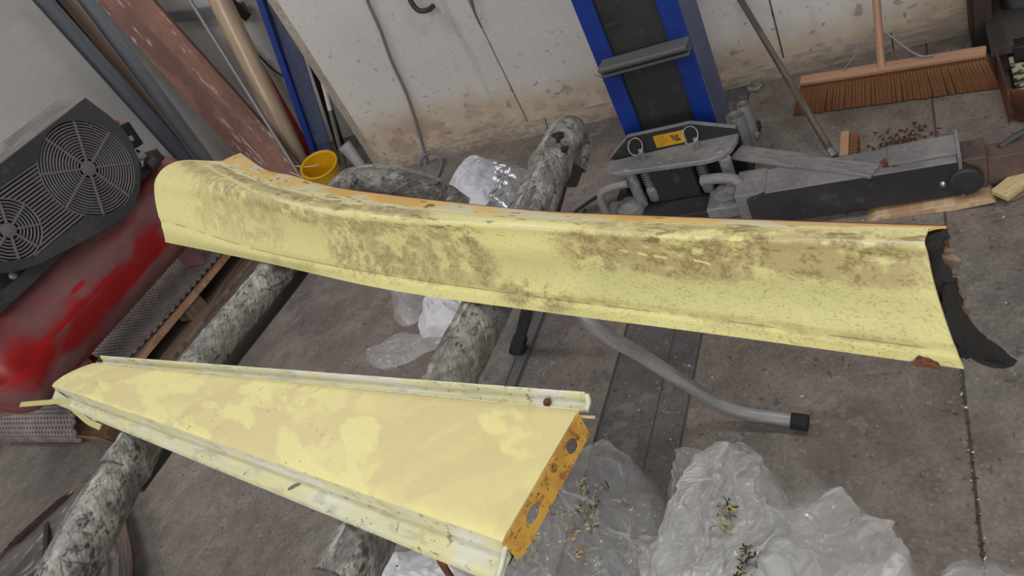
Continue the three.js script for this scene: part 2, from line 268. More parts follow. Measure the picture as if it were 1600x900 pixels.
const wrapMat = new THREE.MeshPhysicalMaterial({ color: 0xffffff, roughness: 0.42, metalness: 0.05, map: wrapTex, bumpMap: wrapBump, bumpScale: 0.007 });
const foamMat = M(0x24221f, 0.9, { bumpMap: wrapBump, bumpScale: 0.003 });
function metalTex(a, b, spot, sd, n = 512) { return tex(n, n, (u, v) => { const q = fbm(u * 6, v * 6, sd, 5, 6), s = fbm(u * 90, v * 90, sd + 3, 2, 90); let c = lerp3(a, b, sst(0.35, 0.65, q)).map((x) => x * (0.92 + 0.16 * s)); return spot ? lerp3(c, spot, sst(0.66, 0.8, fbm(u * 30, v * 30, sd + 5, 4, 30)) * 0.6) : c; }); }
const galvMat = M(0xffffff, 0.42, { metalness: 0.12, map: metalTex([158, 158, 157], [132, 132, 132], [180, 180, 178], 130) });
const liftGrey = M(0xffffff, 0.6, { map: metalTex([134, 132, 132], [116, 113, 115], [148, 145, 143], 140) });
const liftDark = M(0xffffff, 0.55, { map: metalTex([52, 51, 53], [42, 41, 43], [78, 76, 75], 150) });
const blackPaint = M(0x1c1c1e, 0.55), blackRubber = M(0x1b1b1c, 0.8);
const blueMat = new THREE.MeshPhysicalMaterial({ roughness: 0.38, map: metalTex([20, 52, 138], [16, 46, 124], [40, 66, 140], 160) });
const blueDusty = M(0xffffff, 0.5, { map: metalTex([100, 108, 140], [80, 92, 132], [112, 118, 142], 164) });
const blueScuffed = M(0xffffff, 0.5, { map: metalTex([88, 96, 120], [72, 80, 106], [40, 66, 150], 166) });
const steelBlue = M(0xffffff, 0.5, { metalness: 0.1, map: metalTex([84, 89, 97], [72, 77, 86], [104, 107, 111], 170) });
const beltMat = M(0xffffff, 0.6, { map: metalTex([48, 47, 49], [36, 36, 38], [70, 68, 66], 175) });
const rustBoard = M(0xffffff, 0.7, { map: tex(512, 1024, (u, v) => { const a = fbm(u * 3, v * 6, 180, 5), b = fbm(u * 30, v * 60, 181, 3); let c = lerp3([136, 98, 86], [112, 80, 71], sst(0.35, 0.65, a)).map((x) => x * (0.9 + 0.2 * b)); const p = sst(0.60, 0.66, fbm(u * 6, v * 9, 183, 4)) * sst(0.56, 0.68, fbm(u * 26, v * 34, 184, 4)); return lerp3(c, [182, 168, 160], p * 0.85); }) });
const woodTex = (a, b, sd) => tex(256, 1024, (u, v) => { const g = fbm(u * 26 + 2 * fbm(u * 2, v * 3, sd, 3), v * 3, sd + 1, 4), k = fbm(u * 80, v * 10, sd + 2, 2); return lerp3(a, b, sst(0.35, 0.65, g)).map((x) => x * (0.92 + 0.16 * k)); });
const woodPale = M(0xffffff, 0.8, { map: woodTex([206, 178, 144], [178, 146, 112], 190) });
const woodBroom = M(0xffffff, 0.75, { map: woodTex([190, 150, 122], [164, 124, 98], 194) });
const woodGrey = M(0xffffff, 0.85, { map: woodTex([150, 128, 112], [112, 94, 82], 198) });
const woodDark = M(0xffffff, 0.7, { map: woodTex([58, 46, 40], [40, 32, 28], 202) });
const tubeBeige = new THREE.MeshPhysicalMaterial({ roughness: 0.26, map: metalTex([188, 166, 140], [172, 150, 124], [204, 184, 160], 210) });
const tankTex = tex(1024, 1024, (u, v) => {                      // u once round (0 = toward +x), v along from the near end
  const n = fbm(u * 12, v * 7, 220, 5), m = fbm(u * 40, v * 22, 221, 4); const dust = lerp3([140, 98, 98], [122, 84, 86], sst(0.35, 0.65, fbm(u * 6, v * 3, 222, 4))).map((x) => x * (0.92 + 0.16 * m));
  const red = lerp3([180, 24, 28], [152, 20, 24], sst(0.4, 0.6, fbm(u * 9, v * 6, 223, 3)));
  const uu = ((u + 0.5) % 1) - 0.5;                              // signed angle from +x, upward positive
  let k = 0; for (const [a, b, ra, rb] of [[0.02, 0.10, 0.10, 0.085], [0.0, 0.13, 0.06, 0.08], [-0.045, 0.30, 0.055, 0.12], [-0.03, 0.46, 0.04, 0.12], [-0.02, 0.62, 0.045, 0.08], [-0.045, 0.55, 0.03, 0.3], [0.05, 0.36, 0.008, 0.03]]) k = Math.max(k, 1.3 - Math.hypot((uu - a) / ra, (v - b) / rb));
  return lerp3(dust, red, sst(0.02, 0.85, k + 1.3 * (n - 0.5) + 0.5 * (m - 0.5) + 0.12));
});
const tankMat = new THREE.MeshPhysicalMaterial({ roughness: 0.38, map: tankTex });
const tankRed = M(0xa01418, 0.4), dustRed = M(0x8a6064, 0.7);
const guardMat = M(0xffffff, 0.62, { map: metalTex([70, 69, 70], [58, 57, 59], [88, 86, 86], 230) });
const guardTop = M(0xffffff, 0.7, { map: metalTex([120, 118, 117], [104, 101, 101], [78, 74, 74], 236) });
const grilleMat = M(0x706d6e, 0.6), plasticGrey = M(0x8c8a88, 0.6);
const matMat = M(0xffffff, 0.85, { map: metalTex([150, 141, 139], [134, 124, 122], [164, 152, 148], 240) });
const chrome = M(0xb4b6b8, 0.28, { metalness: 0.9 }), steel = M(0x8d8d8e, 0.42, { metalness: 0.35 }), darkSteel = M(0x4a4a4c, 0.55, { metalness: 0.3 });
const bristleTex = tex(256, 256, (u, v) => lerp3([146, 98, 62], [96, 62, 40], sst(0.3, 0.7, fbm(u * 60, v * 3, 250, 3))));
const bristleMat = M(0xffffff, 0.85, { map: bristleTex });
const film = (o = {}) => new THREE.MeshPhysicalMaterial({ color: 0xebebeb, roughness: 0.22, transparent: true, opacity: 0.32, side: THREE.DoubleSide, ...o });
const clothMat = M(0xd9d8dc, 0.9, { side: THREE.DoubleSide });
const yellowPlastic = new THREE.MeshPhysicalMaterial({ color: 0xd9a416, roughness: 0.4, side: THREE.DoubleSide });
const rustMat = M(0xffffff, 0.85, { map: metalTex([110, 66, 40], [78, 46, 32], [150, 96, 56], 260), side: THREE.DoubleSide });
const cardMat = M(0xffffff, 0.9, { map: metalTex([158, 128, 98], [138, 110, 84], [112, 92, 74], 266) });
const linerMat = M(0xffffff, 0.6, { side: THREE.DoubleSide, map: tex(1024, 1024, (u, v) => { const n = fbm(u * 9, v * 9, 270, 4), s = fbm(u * 14 + v * 8, v * 40 - u * 26, 272, 4), r = fbm(u * 6, v * 6, 273, 4); let c = lerp3([54, 50, 50], [92, 88, 86], sst(0.4, 0.62, n)); c = lerp3(c, [92, 66, 54], sst(0.54, 0.66, r) * 0.6); return lerp3(c, [176, 174, 172], sst(0.62, 0.72, fbm(u * 34 + v * 16, v * 34, 276, 4)) * sst(0.45, 0.62, n) * 0.8); }) });

// ------------------------------------------------------------------ the room
const floor = structure('floor');
const Z0 = -3.62, Z1 = 4.6, X0 = -4.72, X1 = 3.3;
const slab = (x0, x1, y, m) => part(floor, 'concrete_slab', boxUV(boxAt([x0, y - 0.06, Z0], [x1, y, Z1], 0.004), 1.5), m);
slab(X0, -0.937, 0, slabMat); slab(-0.676, -0.019, 0, slabMat2); slab(-0.0145, X1, 0, slabMat);
slab(-0.931, -0.770, -0.003, stripMat).name = 'drain_cover'; slab(-0.767, -0.682, -0.003, stripMat).name = 'drain_cover_001';
part(floor, 'screed_base', boxAt([X0, -0.16, Z0], [X1, -0.062, Z1], 0), M(0x3a3532, 0.95));
for (const x of [-0.934, -0.7685, -0.679, -0.017]) part(floor, 'joint_filler', boxAt([x - 0.005, -0.06, Z0], [x + 0.005, x > -0.1 ? -0.0015 : -0.005, Z1], 0), M(0x4c4542, 0.95));

const WX = -2.814, WZ = -3.04;
const wallBack = structure('wall_back');
function wallPanel(x0, x1, y0 = 0.06, y1 = CEILING) {
  const g = boxAt([x0, y0, WZ - 0.14], [x1, y1, WZ], 0.004), q = boxUV(g); const p = q.attributes.position, uv = q.attributes.uv; for (let i = 0; i < p.count; i++) uv.setXY(i, (p.getX(i) - WX) / 4, p.getY(i) / 2); part(wallBack, 'wall_panel', q, wallMat);
}
const J1 = [-1.76, 0.398, -3.04][0], J2 = [-0.53, 0.196, -3.04][0];
wallPanel(WX + 0.075, J1 - 0.003); wallPanel(J1 + 0.003, J2 - 0.003); wallPanel(J2 + 0.003, J2 + 1.43); wallPanel(J2 + 1.436, X1);
part(wallBack, 'wall_core', boxAt([WX + 0.09, 0, WZ - 0.3], [X1, CEILING, WZ - 0.02], 0), M(0x55504a, 0.95));
// bevelled end of the wall beside the niche
part(wallBack, 'end_bevel', boxUV(plate([[WX + 0.078, WZ], [WX + 0.078, WZ - 0.30], [WX, WZ - 0.30], [WX, WZ - 0.03], [WX + 0.014, WZ - 0.012]], [0, 0, 0], [1, 0, 0], [0, 0, 1], CEILING, [], 0.002).translate(0, CEILING, 0)), M(0xffffff, 0.85, { map: metalTex([176, 166, 154], [160, 150, 138], [138, 122, 106], 280) }));
const kerb = structure('baseboard_back');
for (const [a, b] of [[WX + 0.08, J1 + 0.1], [J1 + 0.104, J2 + 0.4], [J2 + 0.404, X1]]) part(kerb, 'kerb_stone', grid(24, 6, (u, v) => { const x = mix(a, b, u), q = [[0, 0.028], [0.02, 0.026], [0.045, 0.02], [0.06, 0.012], [0.068, 0.002], [0.069, -0.02], [0.069, -0.03]][Math.round(v * 6)]; return [x, q[0], WZ + q[1] + 0.003 * fbm(x * 9, v * 3, 7)]; }), kerbMat);
const nicheWall = structure('wall_niche'); part(nicheWall, 'wall_panel', boxUV(boxAt([X0 - 0.1, 0, -3.75], [WX + 0.3, CEILING, -3.6], 0), 2), sideMat);
const wallLeft = structure('wall_left');
for (const [z0, z1] of [[-3.6, -2.32], [-2.314, -1.06], [-1.054, 0.2], [0.206, 1.45], [1.456, 2.7], [2.706, Z1]]) part(wallLeft, 'wall_panel', boxUV(boxAt([X0 - 0.12, 0, z0], [X0 + 0.02, CEILING, z1], 0.004), 2), sideMat);
part(wallLeft, 'wall_core', boxAt([X0 - 0.3, 0, -3.75], [X0 - 0.1, CEILING, Z1], 0), farMat);
const wallRight = structure('wall_right'); part(wallRight, 'wall_panel', boxAt([X1, 0, -3.35], [X1 + 0.15, CEILING, Z1 + 0.15], 0), farMat);
const wallFront = structure('wall_front'); part(wallFront, 'wall_panel', boxAt([X0 - 0.3, 0, Z1], [X1 + 0.15, CEILING, Z1 + 0.15], 0), farMat);
{
  const g = structure('window_1'), w = (DOOR.x1 - DOOR.x0) / 4;
  for (let i = 0; i < 4; i++) part(g, 'frosted_pane', boxAt([DOOR.x0 + i * w + 0.03, DOOR.y0, Z1 - 0.03], [DOOR.x0 + (i + 1) * w - 0.03, DOOR.y1, Z1 - 0.015], 0), M(0xffffff, 0.6, { emissive: 0xf8f9fb, emissiveIntensity: 1.0 }));
  for (let i = 0; i <= 4; i++) part(g, 'window_frame', boxAt([DOOR.x0 + i * w - 0.03, DOOR.y0 - 0.06, Z1 - 0.05], [DOOR.x0 + i * w + 0.03, DOOR.y1 + 0.06, Z1 - 0.001], 0.004), M(0x8f9194, 0.6));
  for (const y of [DOOR.y0, DOOR.y1]) part(g, 'window_frame', boxAt([DOOR.x0 - 0.03, y - 0.06, Z1 - 0.045], [DOOR.x1 + 0.03, y, Z1 - 0.001], 0.004), M(0x8f9194, 0.6));
  const l = new THREE.RectAreaLight(0xf8f9fb, DOOR.glow, DOOR.x1 - DOOR.x0, DOOR.y1 - DOOR.y0); l.position.set((DOOR.x0 + DOOR.x1) / 2, (DOOR.y0 + DOOR.y1) / 2, Z1 - 0.06); scene.add(l);
}
const ceiling = structure('ceiling'); part(ceiling, 'ceiling_slab', boxAt([X0 - 0.3, CEILING, -3.75], [X1 + 0.15, CEILING + 0.15, Z1 + 0.15], 0), ceilMat);
LAMPS.forEach(([x, z, I], i) => {
  const t = thing('ceiling_light', ['flush white ceiling light above the niche end of the workshop', 'flush white ceiling light above the long yellow sill', 'flush white ceiling light behind the viewer toward the compressor side', 'flush white ceiling light behind the viewer on the right', 'flush white ceiling light farthest from the lift post'][i], 'light', [x, CEILING - 0.09, z]);
  part(t, 'housing', boxAt([x - LAMP_L / 2 - 0.03, CEILING - 0.06, z - LAMP_W / 2 - 0.03], [x + LAMP_L / 2 + 0.03, CEILING, z + LAMP_W / 2 + 0.03], 0.01), M(0xe6e6e4, 0.6));
  part(t, 'diffuser', boxAt([x - LAMP_L / 2, CEILING - 0.085, z - LAMP_W / 2], [x + LAMP_L / 2, CEILING - 0.06, z + LAMP_W / 2], 0.005), M(0xffffff, 0.6, { emissive: 0xfcfbf9, emissiveIntensity: 1.2 }));
  const l = new THREE.RectAreaLight(0xfcfbf9, I, LAMP_L, LAMP_W); l.position.set(x, CEILING - 0.1, z); l.rotation.x = -Math.PI / 2; scene.add(l);
});

// ------------------------------------------------------------------ padded rails on their trestle legs
const RY = 0.80;
function wrapped(pts, R, seg, bumps, sd) {
  return tube(pts, (t, a, l) => { const x = l, y = a / 6.283 * 0.31; let r = R * (0.93 + 0.10 * fbm(x * 5, Math.cos(a) + 2, Math.sin(a) + sd, 3)) + 0.0055 * (crumple(x, Math.abs(a - Math.PI) * 0.05, 13, sd, 5) - 0.45); for (const [c, w, h] of bumps) r += h * Math.exp(-(((l - c) / w) ** 2)); return r; }, seg, 36);
}
{
  const t = thing('trestle', 'grey tape-wrapped trestle rail nearest the compressor, cracked at a kink at lower left', 'trestle', [-1.5, 0, -0.9]);
  const kink = [-1.515, 0.8, -0.49];
  part(t, 'padded_rail', wrapped([kink, [-1.538, 0.8, -0.646], [-1.535, RY, -0.78], [-1.508, RY, -1.1], [-1.497, RY, -1.36], [-1.46, RY + 0.005, -1.46], [-1.343, 0.795, -1.462], [-1.277, 0.74, -1.489], [-1.254, 0.66, -1.532], [-1.223, 0.6, -1.539]], 0.047, 220, [[0.02, 0.03, 0.004]], 11), wrapMat);
  part(t, 'padded_elbow', wrapped([[-1.514, 0.8, -0.505], [-1.508, 0.8, -0.467], [-1.481, 0.8, -0.368], [-1.453, 0.8, -0.292], [-1.431, 0.79, -0.215], [-1.518, 0.72, -0.189]], 0.052, 120, [[0.02, 0.03, -0.006]], 23), wrapMat);
  part(t, 'rail_tube', tube([[-1.523, 0.765, -0.494], [-1.52, RY - 0.035, -0.78], [-1.497, RY - 0.035, -1.1], [-1.487, RY - 0.035, -1.34]], 0.03, 30, 12), M(0x2c2b2b, 0.6));
  part(t, 'leg', tube([[-1.223, 0.6, -1.539], [-1.332, 0.45, -1.685], [-1.698, 0.05, -2.156], [-1.746, 0, -2.216]], 0.017, 20, 12), darkSteel);
  part(t, 'leg', tube([[-1.493, 0.74, -0.195], [-2.326, 0.4, -0.189], [-3.449, 0, -0.109]], 0.017, 20, 12), darkSteel);
}
{
  const t = thing('trestle', 'grey tape-wrapped trestle rail under the middle of both yellow panels, torn at its far end', 'trestle', [-0.78, 0, -0.9]);
  part(t, 'padded_rail', wrapped([[-0.803, 0.8, -0.329], [-0.798, 0.8, -0.395], [-0.777, RY, -0.72], [-0.770, RY, -1.24], [-0.777, 0.8, -1.359], [-0.772, 0.798, -1.46], [-0.78, 0.775, -1.505], [-0.786, 0.745, -1.49], [-0.798, 0.72, -1.458]], 0.0472, 240, [[1.02, 0.02, 0.006]], 37), wrapMat);
  part(t, 'torn_foam', mg([[0.05, -0.03, 0.02], [0.056, -0.005, 0.016], [0.054, 0.012, 0.012], [0.047, -0.035, 0.012]].map(([h, dx, s], i) => { const g = new THREE.IcosahedronGeometry(s, 3); const p = g.attributes.position; for (let k = 0; k < p.count; k++) { const q = 0.75 + 0.5 * fbm(p.getX(k) * 90 + i, p.getY(k) * 90, p.getZ(k) * 90, 3); p.setXYZ(k, p.getX(k) * q, p.getY(k) * 0.5 * q, p.getZ(k) * q); } g.computeVertexNormals(); const b = [[-0.762, 0.84, -1.403], [-0.761, 0.838, -1.384], [-0.732, 0.832, -1.357], [-0.771, 0.83, -1.384]][i]; g.translate(b[0], b[1] - 0.002, b[2]); return g; })), foamMat, 'black foam showing through torn tape');
  part(t, 'end_sleeve', [hollow([-0.824, 0.695, -1.448], [-0.793, 0.735, -1.468], 0.043, 0.006, 28)], M(0x3d3a36, 0.8), 'dark open underside of the wrap');
  part(t, 'leg', bar([-0.81, 0.72, -1.48], [-1.309, 0.02, -1.527], 0.034, 0.034), M(0x2c2d30, 0.55));
  part(t, 'foot_cap', boxUV(bar([-1.285, 0.055, -1.537], [-1.324, 0, -1.535], 0.05, 0.05, [0, 1, 0], 0.008)), blackRubber, 'black rubber foot cap');
  const a = [-0.775, 0.755, -1.13], b = [-0.676, 0.6, -1.036], c = [-0.57, 0.1, -1.212], d = [-0.511, 0.055, -1.211], e = [-0.355, 0.026, -1.2];
  part(t, 'leg', tube([a, b, [-0.644, 0.37, -1.128], [-0.591, 0.165, -1.195], c, d, [-0.432, 0.038, -1.206], e], 0.0175, 90, 20), galvMat, 'bent galvanised tube leg');
  part(t, 'foot_cap', tube([[-0.393, 0.033, -1.201], [-0.372, 0.029, -1.2], [-0.353, 0.026, -1.198]], 0.0205, 8, 20), blackRubber, 'black rubber cap on the bent leg');
  part(t, 'leg', tube([[-0.842, 0.76, -0.366], [-1.141, 0.4, -0.48], [-1.448, 0, -0.594]], 0.017, 12, 12), darkSteel);
}

// ------------------------------------------------------------------ long cut sill, upper of the two yellow panels
{
  const K = [                                                    // from the back crease to the bottom edge, right end first
    [[-0.023, 0.985, -0.736], [-0.201, 0.985, -0.781], [-0.386, 0.985, -0.832], [-0.561, 0.985, -0.883], [-0.785, 0.985, -0.957], [-1.067, 0.985, -1.064], [-1.285, 0.985, -1.16], [-1.485, 0.985, -1.252], [-1.85, 0.985, -1.458]],
    [[-0.028, 0.99, -0.711], [-0.198, 0.99, -0.757], [-0.378, 0.99, -0.804], [-0.617, 0.99, -0.878], [-0.851, 0.99, -0.946], [-1.17, 0.99, -1.055], [-1.483, 0.99, -1.194], [-1.857, 0.99, -1.389], [-2.149, 0.99, -1.541]],
    [[-0.028, 0.986, -0.703], [-0.198, 0.986, -0.748], [-0.378, 0.986, -0.796], [-0.616, 0.986, -0.87], [-0.849, 0.986, -0.937], [-1.194, 0.986, -1.057], [-1.593, 0.986, -1.234], [-1.935, 0.986, -1.405], [-2.2, 0.986, -1.52]],
    [[-0.027, 0.972, -0.702], [-0.202, 0.972, -0.749], [-0.383, 0.972, -0.798], [-0.623, 0.972, -0.87], [-0.859, 0.972, -0.939], [-1.23, 0.972, -1.065], [-1.72, 0.972, -1.276], [-2.213, 0.972, -1.482]],
    [[-0.025, 0.946, -0.69], [-0.207, 0.946, -0.744], [-0.392, 0.946, -0.798], [-0.633, 0.946, -0.862], [-0.877, 0.946, -0.944], [-1.253, 0.946, -1.068], [-1.738, 0.946, -1.268], [-2.208, 0.946, -1.446]],
    [[-0.019, 0.909, -0.67], [-0.136, 0.909, -0.711], [-0.303, 0.909, -0.761], [-0.583, 0.909, -0.843], [-0.895, 0.909, -0.933], [-1.275, 0.909, -1.057], [-1.741, 0.909, -1.229], [-2.151, 0.909, -1.368]],
    [[-0.011, 0.875, -0.648], [-0.141, 0.875, -0.687], [-0.309, 0.875, -0.739], [-0.59, 0.875, -0.819], [-0.91, 0.875, -0.919], [-1.281, 0.875, -1.025], [-1.729, 0.875, -1.176], [-2.093, 0.875, -1.301]],
    [[-0.006, 0.85, -0.644], [-0.145, 0.85, -0.683], [-0.315, 0.85, -0.73], [-0.597, 0.85, -0.805], [-1.009, 0.85, -0.921], [-1.49, 0.85, -1.087], [-2.104, 0.85, -1.292]]].map(resample);
  // stations at right angles to the sill's length, sheared only close to the cut ends
  const e0 = K[7].getPointAt(0), e1 = K[7].getPointAt(1), ax = e1.clone().sub(e0); ax.y = 0; const LA = ax.length(); ax.normalize(); const proj = (p) => p.clone().sub(e0).dot(ax);
  const station = (c) => { const T = [...Array(241)].map((_, i) => c.getPointAt(i / 240)), S = T.map(proj), a = S[0], b = S[240] - LA; return (u) => { const w = u * LA + a * (1 - u) ** 5 + b * u ** 5; let i = 0; while (i < 239 && S[i + 1] < w) i++; return T[i].clone().lerp(T[i + 1], clamp((w - S[i]) / (S[i + 1] - S[i]), i ? 0 : -0.001, 1.001)); }; };
  for (const c of K) { const f = station(c), P = [...Array(121)].map((_, i) => f(i / 120)); c.st = P; } const stAt = (c, u) => c.st[Math.round(u * 120)];
  const NU = 120, NV = 42, cache = []; for (let i = 0; i <= NU; i++) { const P = K.map((c) => stAt(c, i / NU)), c = new THREE.CatmullRomCurve3(P, false, 'centripetal'); cache.push([...Array(NV + 1)].map((_, j) => c.getPointAt(j / NV))); }
  const at = (u, v) => { const i = Math.round(u * NU), j = Math.round(v * NV); return cache[i][j]; };
  const t = thing('sill_panel', 'long curved pale yellow sill panel streaked with brown dirt, lying across both rails', 'car panel', [-1.1, 0.85, -1.0]);
  part(t, 'outer_skin', shell(NU, NV, (u, v) => { const p = at(u, v), d = 0.0012 * (fbm(p.x * 8, p.y * 20, p.z * 8, 3) - 0.5) - 0.0035 * Math.exp(-(((v - 0.87) / 0.018) ** 2)) - 0.003 * Math.exp(-(((v - 0.13) / 0.012) ** 2)); return [p.x, p.y + d, p.z + d]; }, 0.003), beamMat);
  const back = resample([[-0.006, 0.984, -0.746], [-0.203, 0.984, -0.802], [-0.391, 0.984, -0.857], [-0.57, 0.984, -0.911], [-0.804, 0.984, -0.997], [-1.003, 0.984, -1.074], [-1.2, 0.984, -1.155], [-1.43, 0.984, -1.272], [-1.559, 0.984, -1.332], [-1.802, 0.984, -1.496]]);
  const bst = station(back); const fl = (u, v) => { const a = stAt(K[0], u).clone(), b = bst(u); const p = a.lerp(b, v); return [p.x, p.y - 0.002 - 0.006 * v * v, p.z]; };
  part(t, 'back_flange', shell(NU, 6, (u, v) => fl(u, 1 - v), 0.003), orangeMat, 'narrow back flange in bare orange primer');
  part(t, 'inner_skin', shell(120, 8, (u, v) => { const b = fl(u, 1); return [b[0], b[1] - 0.11 * v, b[2] + 0.01 * v]; }, 0.002), rustMat, 'rusty inner skin');
  // torn rubber lining at the cut end
  const E = [0, 1, 2, 3, 4, 5, 6, 7].map((k) => K[k].getPointAt(0)), ec = new THREE.CatmullRomCurve3(E, false, 'centripetal');
  part(t, 'rubber_lining', shell(40, 10, (u, v) => { const p = ec.getPointAt(0.04 + 0.93 * u), i = 0.010 + 0.006 * fbm(u * 9, v * 4, 5, 3); return [p.x - 0.03 + v * (0.040 + 0.014 * fbm(u * 14, 3, 2, 3) - 0.013 * sst(0.6, 0.98, u)), p.y - i * (1 - u * 0.6) + 0.006 * (fbm(u * 16, v * 9, 8, 3) - 0.5), p.z - i * 1.1 + 0.008 * (fbm(u * 18, v * 7, 6, 3) - 0.5)]; }, 0.006), foamMat, 'black torn rubber lining');
  part(t, 'backing_board', shell(20, 4, (u, v) => { const a = V([-0.009, 0.955, -0.736]), b = V([-0.001, 0.86, -0.69]); const p = a.lerp(b, u); return [p.x - 0.09 * (1 - v) + 0.012 * fbm(u * 20, v, 4), p.y, p.z - 0.012]; }, 0.006), woodGrey, 'brown fibre board inside');
  part(t, 'hanging_strip', shell(30, 6, (u, v) => { const c = resample([[-0.013, 0.93, -0.705], [-0.014, 0.9, -0.684], [-0.005, 0.875, -0.676], [0.011, 0.845, -0.678], [0.033, 0.815, -0.682]]).getPointAt(u), w = (v - 0.5) * (0.016 + 0.016 * u + 0.006 * fbm(u * 12, 1, 4, 3)); return [c.x - w * 0.6 + 0.003 * fbm(u * 20, v * 4, 2), c.y + 0.012 * Math.sin(v * 3 + u * 4) * u + w * 0.15, c.z + w * 0.9 + 0.004 * fbm(u * 24, v * 5, 9)]; }, 0.005), foamMat, 'black rubber strip hanging from the cut end');
  part(t, 'rust_patch', shell(16, 6, (u, v) => { const c = K[7].getPointAt(0.010 + 0.015 * u), k = Math.sin(u * Math.PI) ** 0.5 * (1.3 - 0.7 * u); return [c.x - 0.001, c.y - 0.001 + v * 0.013 * k * (0.6 + 0.8 * vn(u * 6, 1)), c.z + 0.004 - v * 0.006 * k]; }, 0.002), rustMat, 'rusted-through patch at the lower corner');
}
// ------------------------------------------------------------------ flat tapering panel, lower of the two
{
  const A = V([-1.9, 0.885, -0.678]), B = V([-1.791, 0.885, -0.742]), C = V([-0.452, 0.885, -0.568]), D = V([-0.5, 0.885, -0.372]), L0 = V([-1.901, 0.885, -0.718]);
  const left = new THREE.QuadraticBezierCurve3(B, L0, A), P = (u, v) => left.getPoint(v).lerp(C.clone().lerp(D, v), u);
  const fn = new THREE.Vector3().subVectors(D, A).normalize(), out = new THREE.Vector3(-fn.z, 0, fn.x); if (out.z < 0) out.negate();
  const bn = new THREE.Vector3().subVectors(C, B).normalize(), bo = new THREE.Vector3(-bn.z, 0, bn.x); if (bo.z > 0) bo.negate();
  const t = thing('wing_panel', 'flat tapering pale yellow panel with flanged edges, lying across the near ends of the rails', 'car panel', [-1.2, 0.85, -0.6]);
  part(t, 'top_sheet', shell(90, 40, (u, v) => { const p = P(u, v); return [p.x, p.y + 0.0015 * (fbm(p.x * 6, p.z * 6, 3, 3) - 0.5) - 0.003 * sst(0.04, 0, v) - 0.003 * sst(0.96, 1, v), p.z]; }, 0.0022), panelMat);
  const fp = [[0, 0], [0.001, -0.008], [0.002, -0.019], [0.005, -0.024], [0.012, -0.0235], [0.021, -0.022], [0.030, -0.024], [0.035, -0.027], [0.037, -0.034]];
  part(t, 'front_flange', shell(90, 8, (u, v) => { const q = fp[Math.round(v * 8)], p = A.clone().lerp(D, u).addScaledVector(out, q[0] * (0.7 + 0.35 * u)); return [p.x + fn.x * 0.012 * (u - 0.02) * v, p.y + q[1] + 0.0012 * (fbm(u * 40, v * 4, 3, 3) - 0.5), p.z]; }, 0.0022), flangeMat, 'stepped whitish front flange');
  const bp = [[0, 0], [0.003, -0.008], [0.006, -0.011], [0.014, -0.012], [0.020, -0.011], [0.023, -0.005], [0.025, 0.003], [0.027, 0.0035]];
  part(t, 'back_flange', shell(90, 7, (u, v) => { const q = bp[Math.round((1 - v) * 7)], p = B.clone().lerp(C, u).addScaledVector(bo, q[0] * (0.75 + 0.3 * u)); return [p.x, p.y + q[1] + 0.001 * (fbm(u * 60, 2, 3, 3) - 0.5), p.z]; }, 0.002), flangeMat, 'upturned back flange');
  // end flange with two oval holes
  const ed = new THREE.Vector3().subVectors(D, C), Lg = ed.length(); ed.normalize(); const dn = new THREE.Vector3(0.30, -0.95, 0.1).normalize();
  const H1 = [Lg * 0.22, 0.017, 0.011, 0.009], H2 = [Lg * 0.74, 0.017, 0.014, 0.008];
  const oval = ([x, y, a, b]) => [...Array(20)].map((_, i) => [x + a * Math.cos(-i / 20 * 6.283), y + b * Math.sin(-i / 20 * 6.283)]);
  const eg = plate([[0.004, 0], [Lg, 0], [Lg + 0.003, 0.028], [Lg * 0.97, 0.036], [0.012, 0.033]], C.toArray(), ed.toArray(), dn.toArray(), 0.002, [oval(H1), oval(H2)], 0.0006); 
  { const p = eg.attributes.position, uv = eg.attributes.uv; for (let i = 0; i < p.count; i++) { const q = new THREE.Vector3(p.getX(i), p.getY(i), p.getZ(i)).sub(C); uv.setXY(i, q.dot(ed) / 0.25, q.dot(dn) / 0.06); } }
  part(t, 'end_flange', eg, rustOrange, 'rust-spotted orange end flange with two holes');
  parts(t, 'end_lip', [tube([C.clone().addScaledVector(bo, 0.026).add(V([0.002, 0.003, 0])).toArray(), C.clone().addScaledVector(bo, 0.018).add(V([0.006, -0.002, 0])).toArray(), C.clone().addScaledVector(bo, 0.004).add(V([0.006, -0.006, 0])).toArray()], 0.004, 10, 8), tube([D.clone().add(V([0, -0.01, 0])).toArray(), D.clone().addScaledVector(out, 0.02).add(V([0.004, -0.014, 0])).toArray(), D.clone().addScaledVector(out, 0.038).add(V([0.002, -0.024, 0])).toArray()], 0.004, 10, 8)], flangeMat);
  part(t, 'oval_recess', (() => { const g = new THREE.SphereGeometry(0.008, 16, 8); g.scale(1.5, 0.25, 0.55); g.rotateY(0.5); const p = A.clone().lerp(D, 0.70).addScaledVector(out, 0.018); g.translate(p.x, p.y - 0.0205, p.z); return g; })(), M(0x6b675c, 0.8), 'dark oval slot in the front flange');
  part(t, 'rust_bolt', (() => { const g = new THREE.SphereGeometry(0.006, 14, 10); const p = B.clone().lerp(C, 0.955).addScaledVector(bo, 0.014); g.translate(p.x, p.y - 0.007, p.z); return g; })(), rustMat, 'small rusty bolt head');
  part(t, 'torn_strip', shell(30, 3, (u, v) => { const c = resample([[-2.029, 0.862, -0.641], [-1.917, 0.864, -0.642], [-1.82, 0.864, -0.641], [-1.769, 0.856, -0.622], [-1.684, 0.85, -0.592], [-1.625, 0.849, -0.578]]).getPointAt(u), w = (v - 0.5) * 0.011; return [c.x - w * 0.3, c.y - w * 0.5, c.z + w]; }, 0.0025), M(0xb9b173, 0.6), 'torn paint-edged strip at the narrow end');
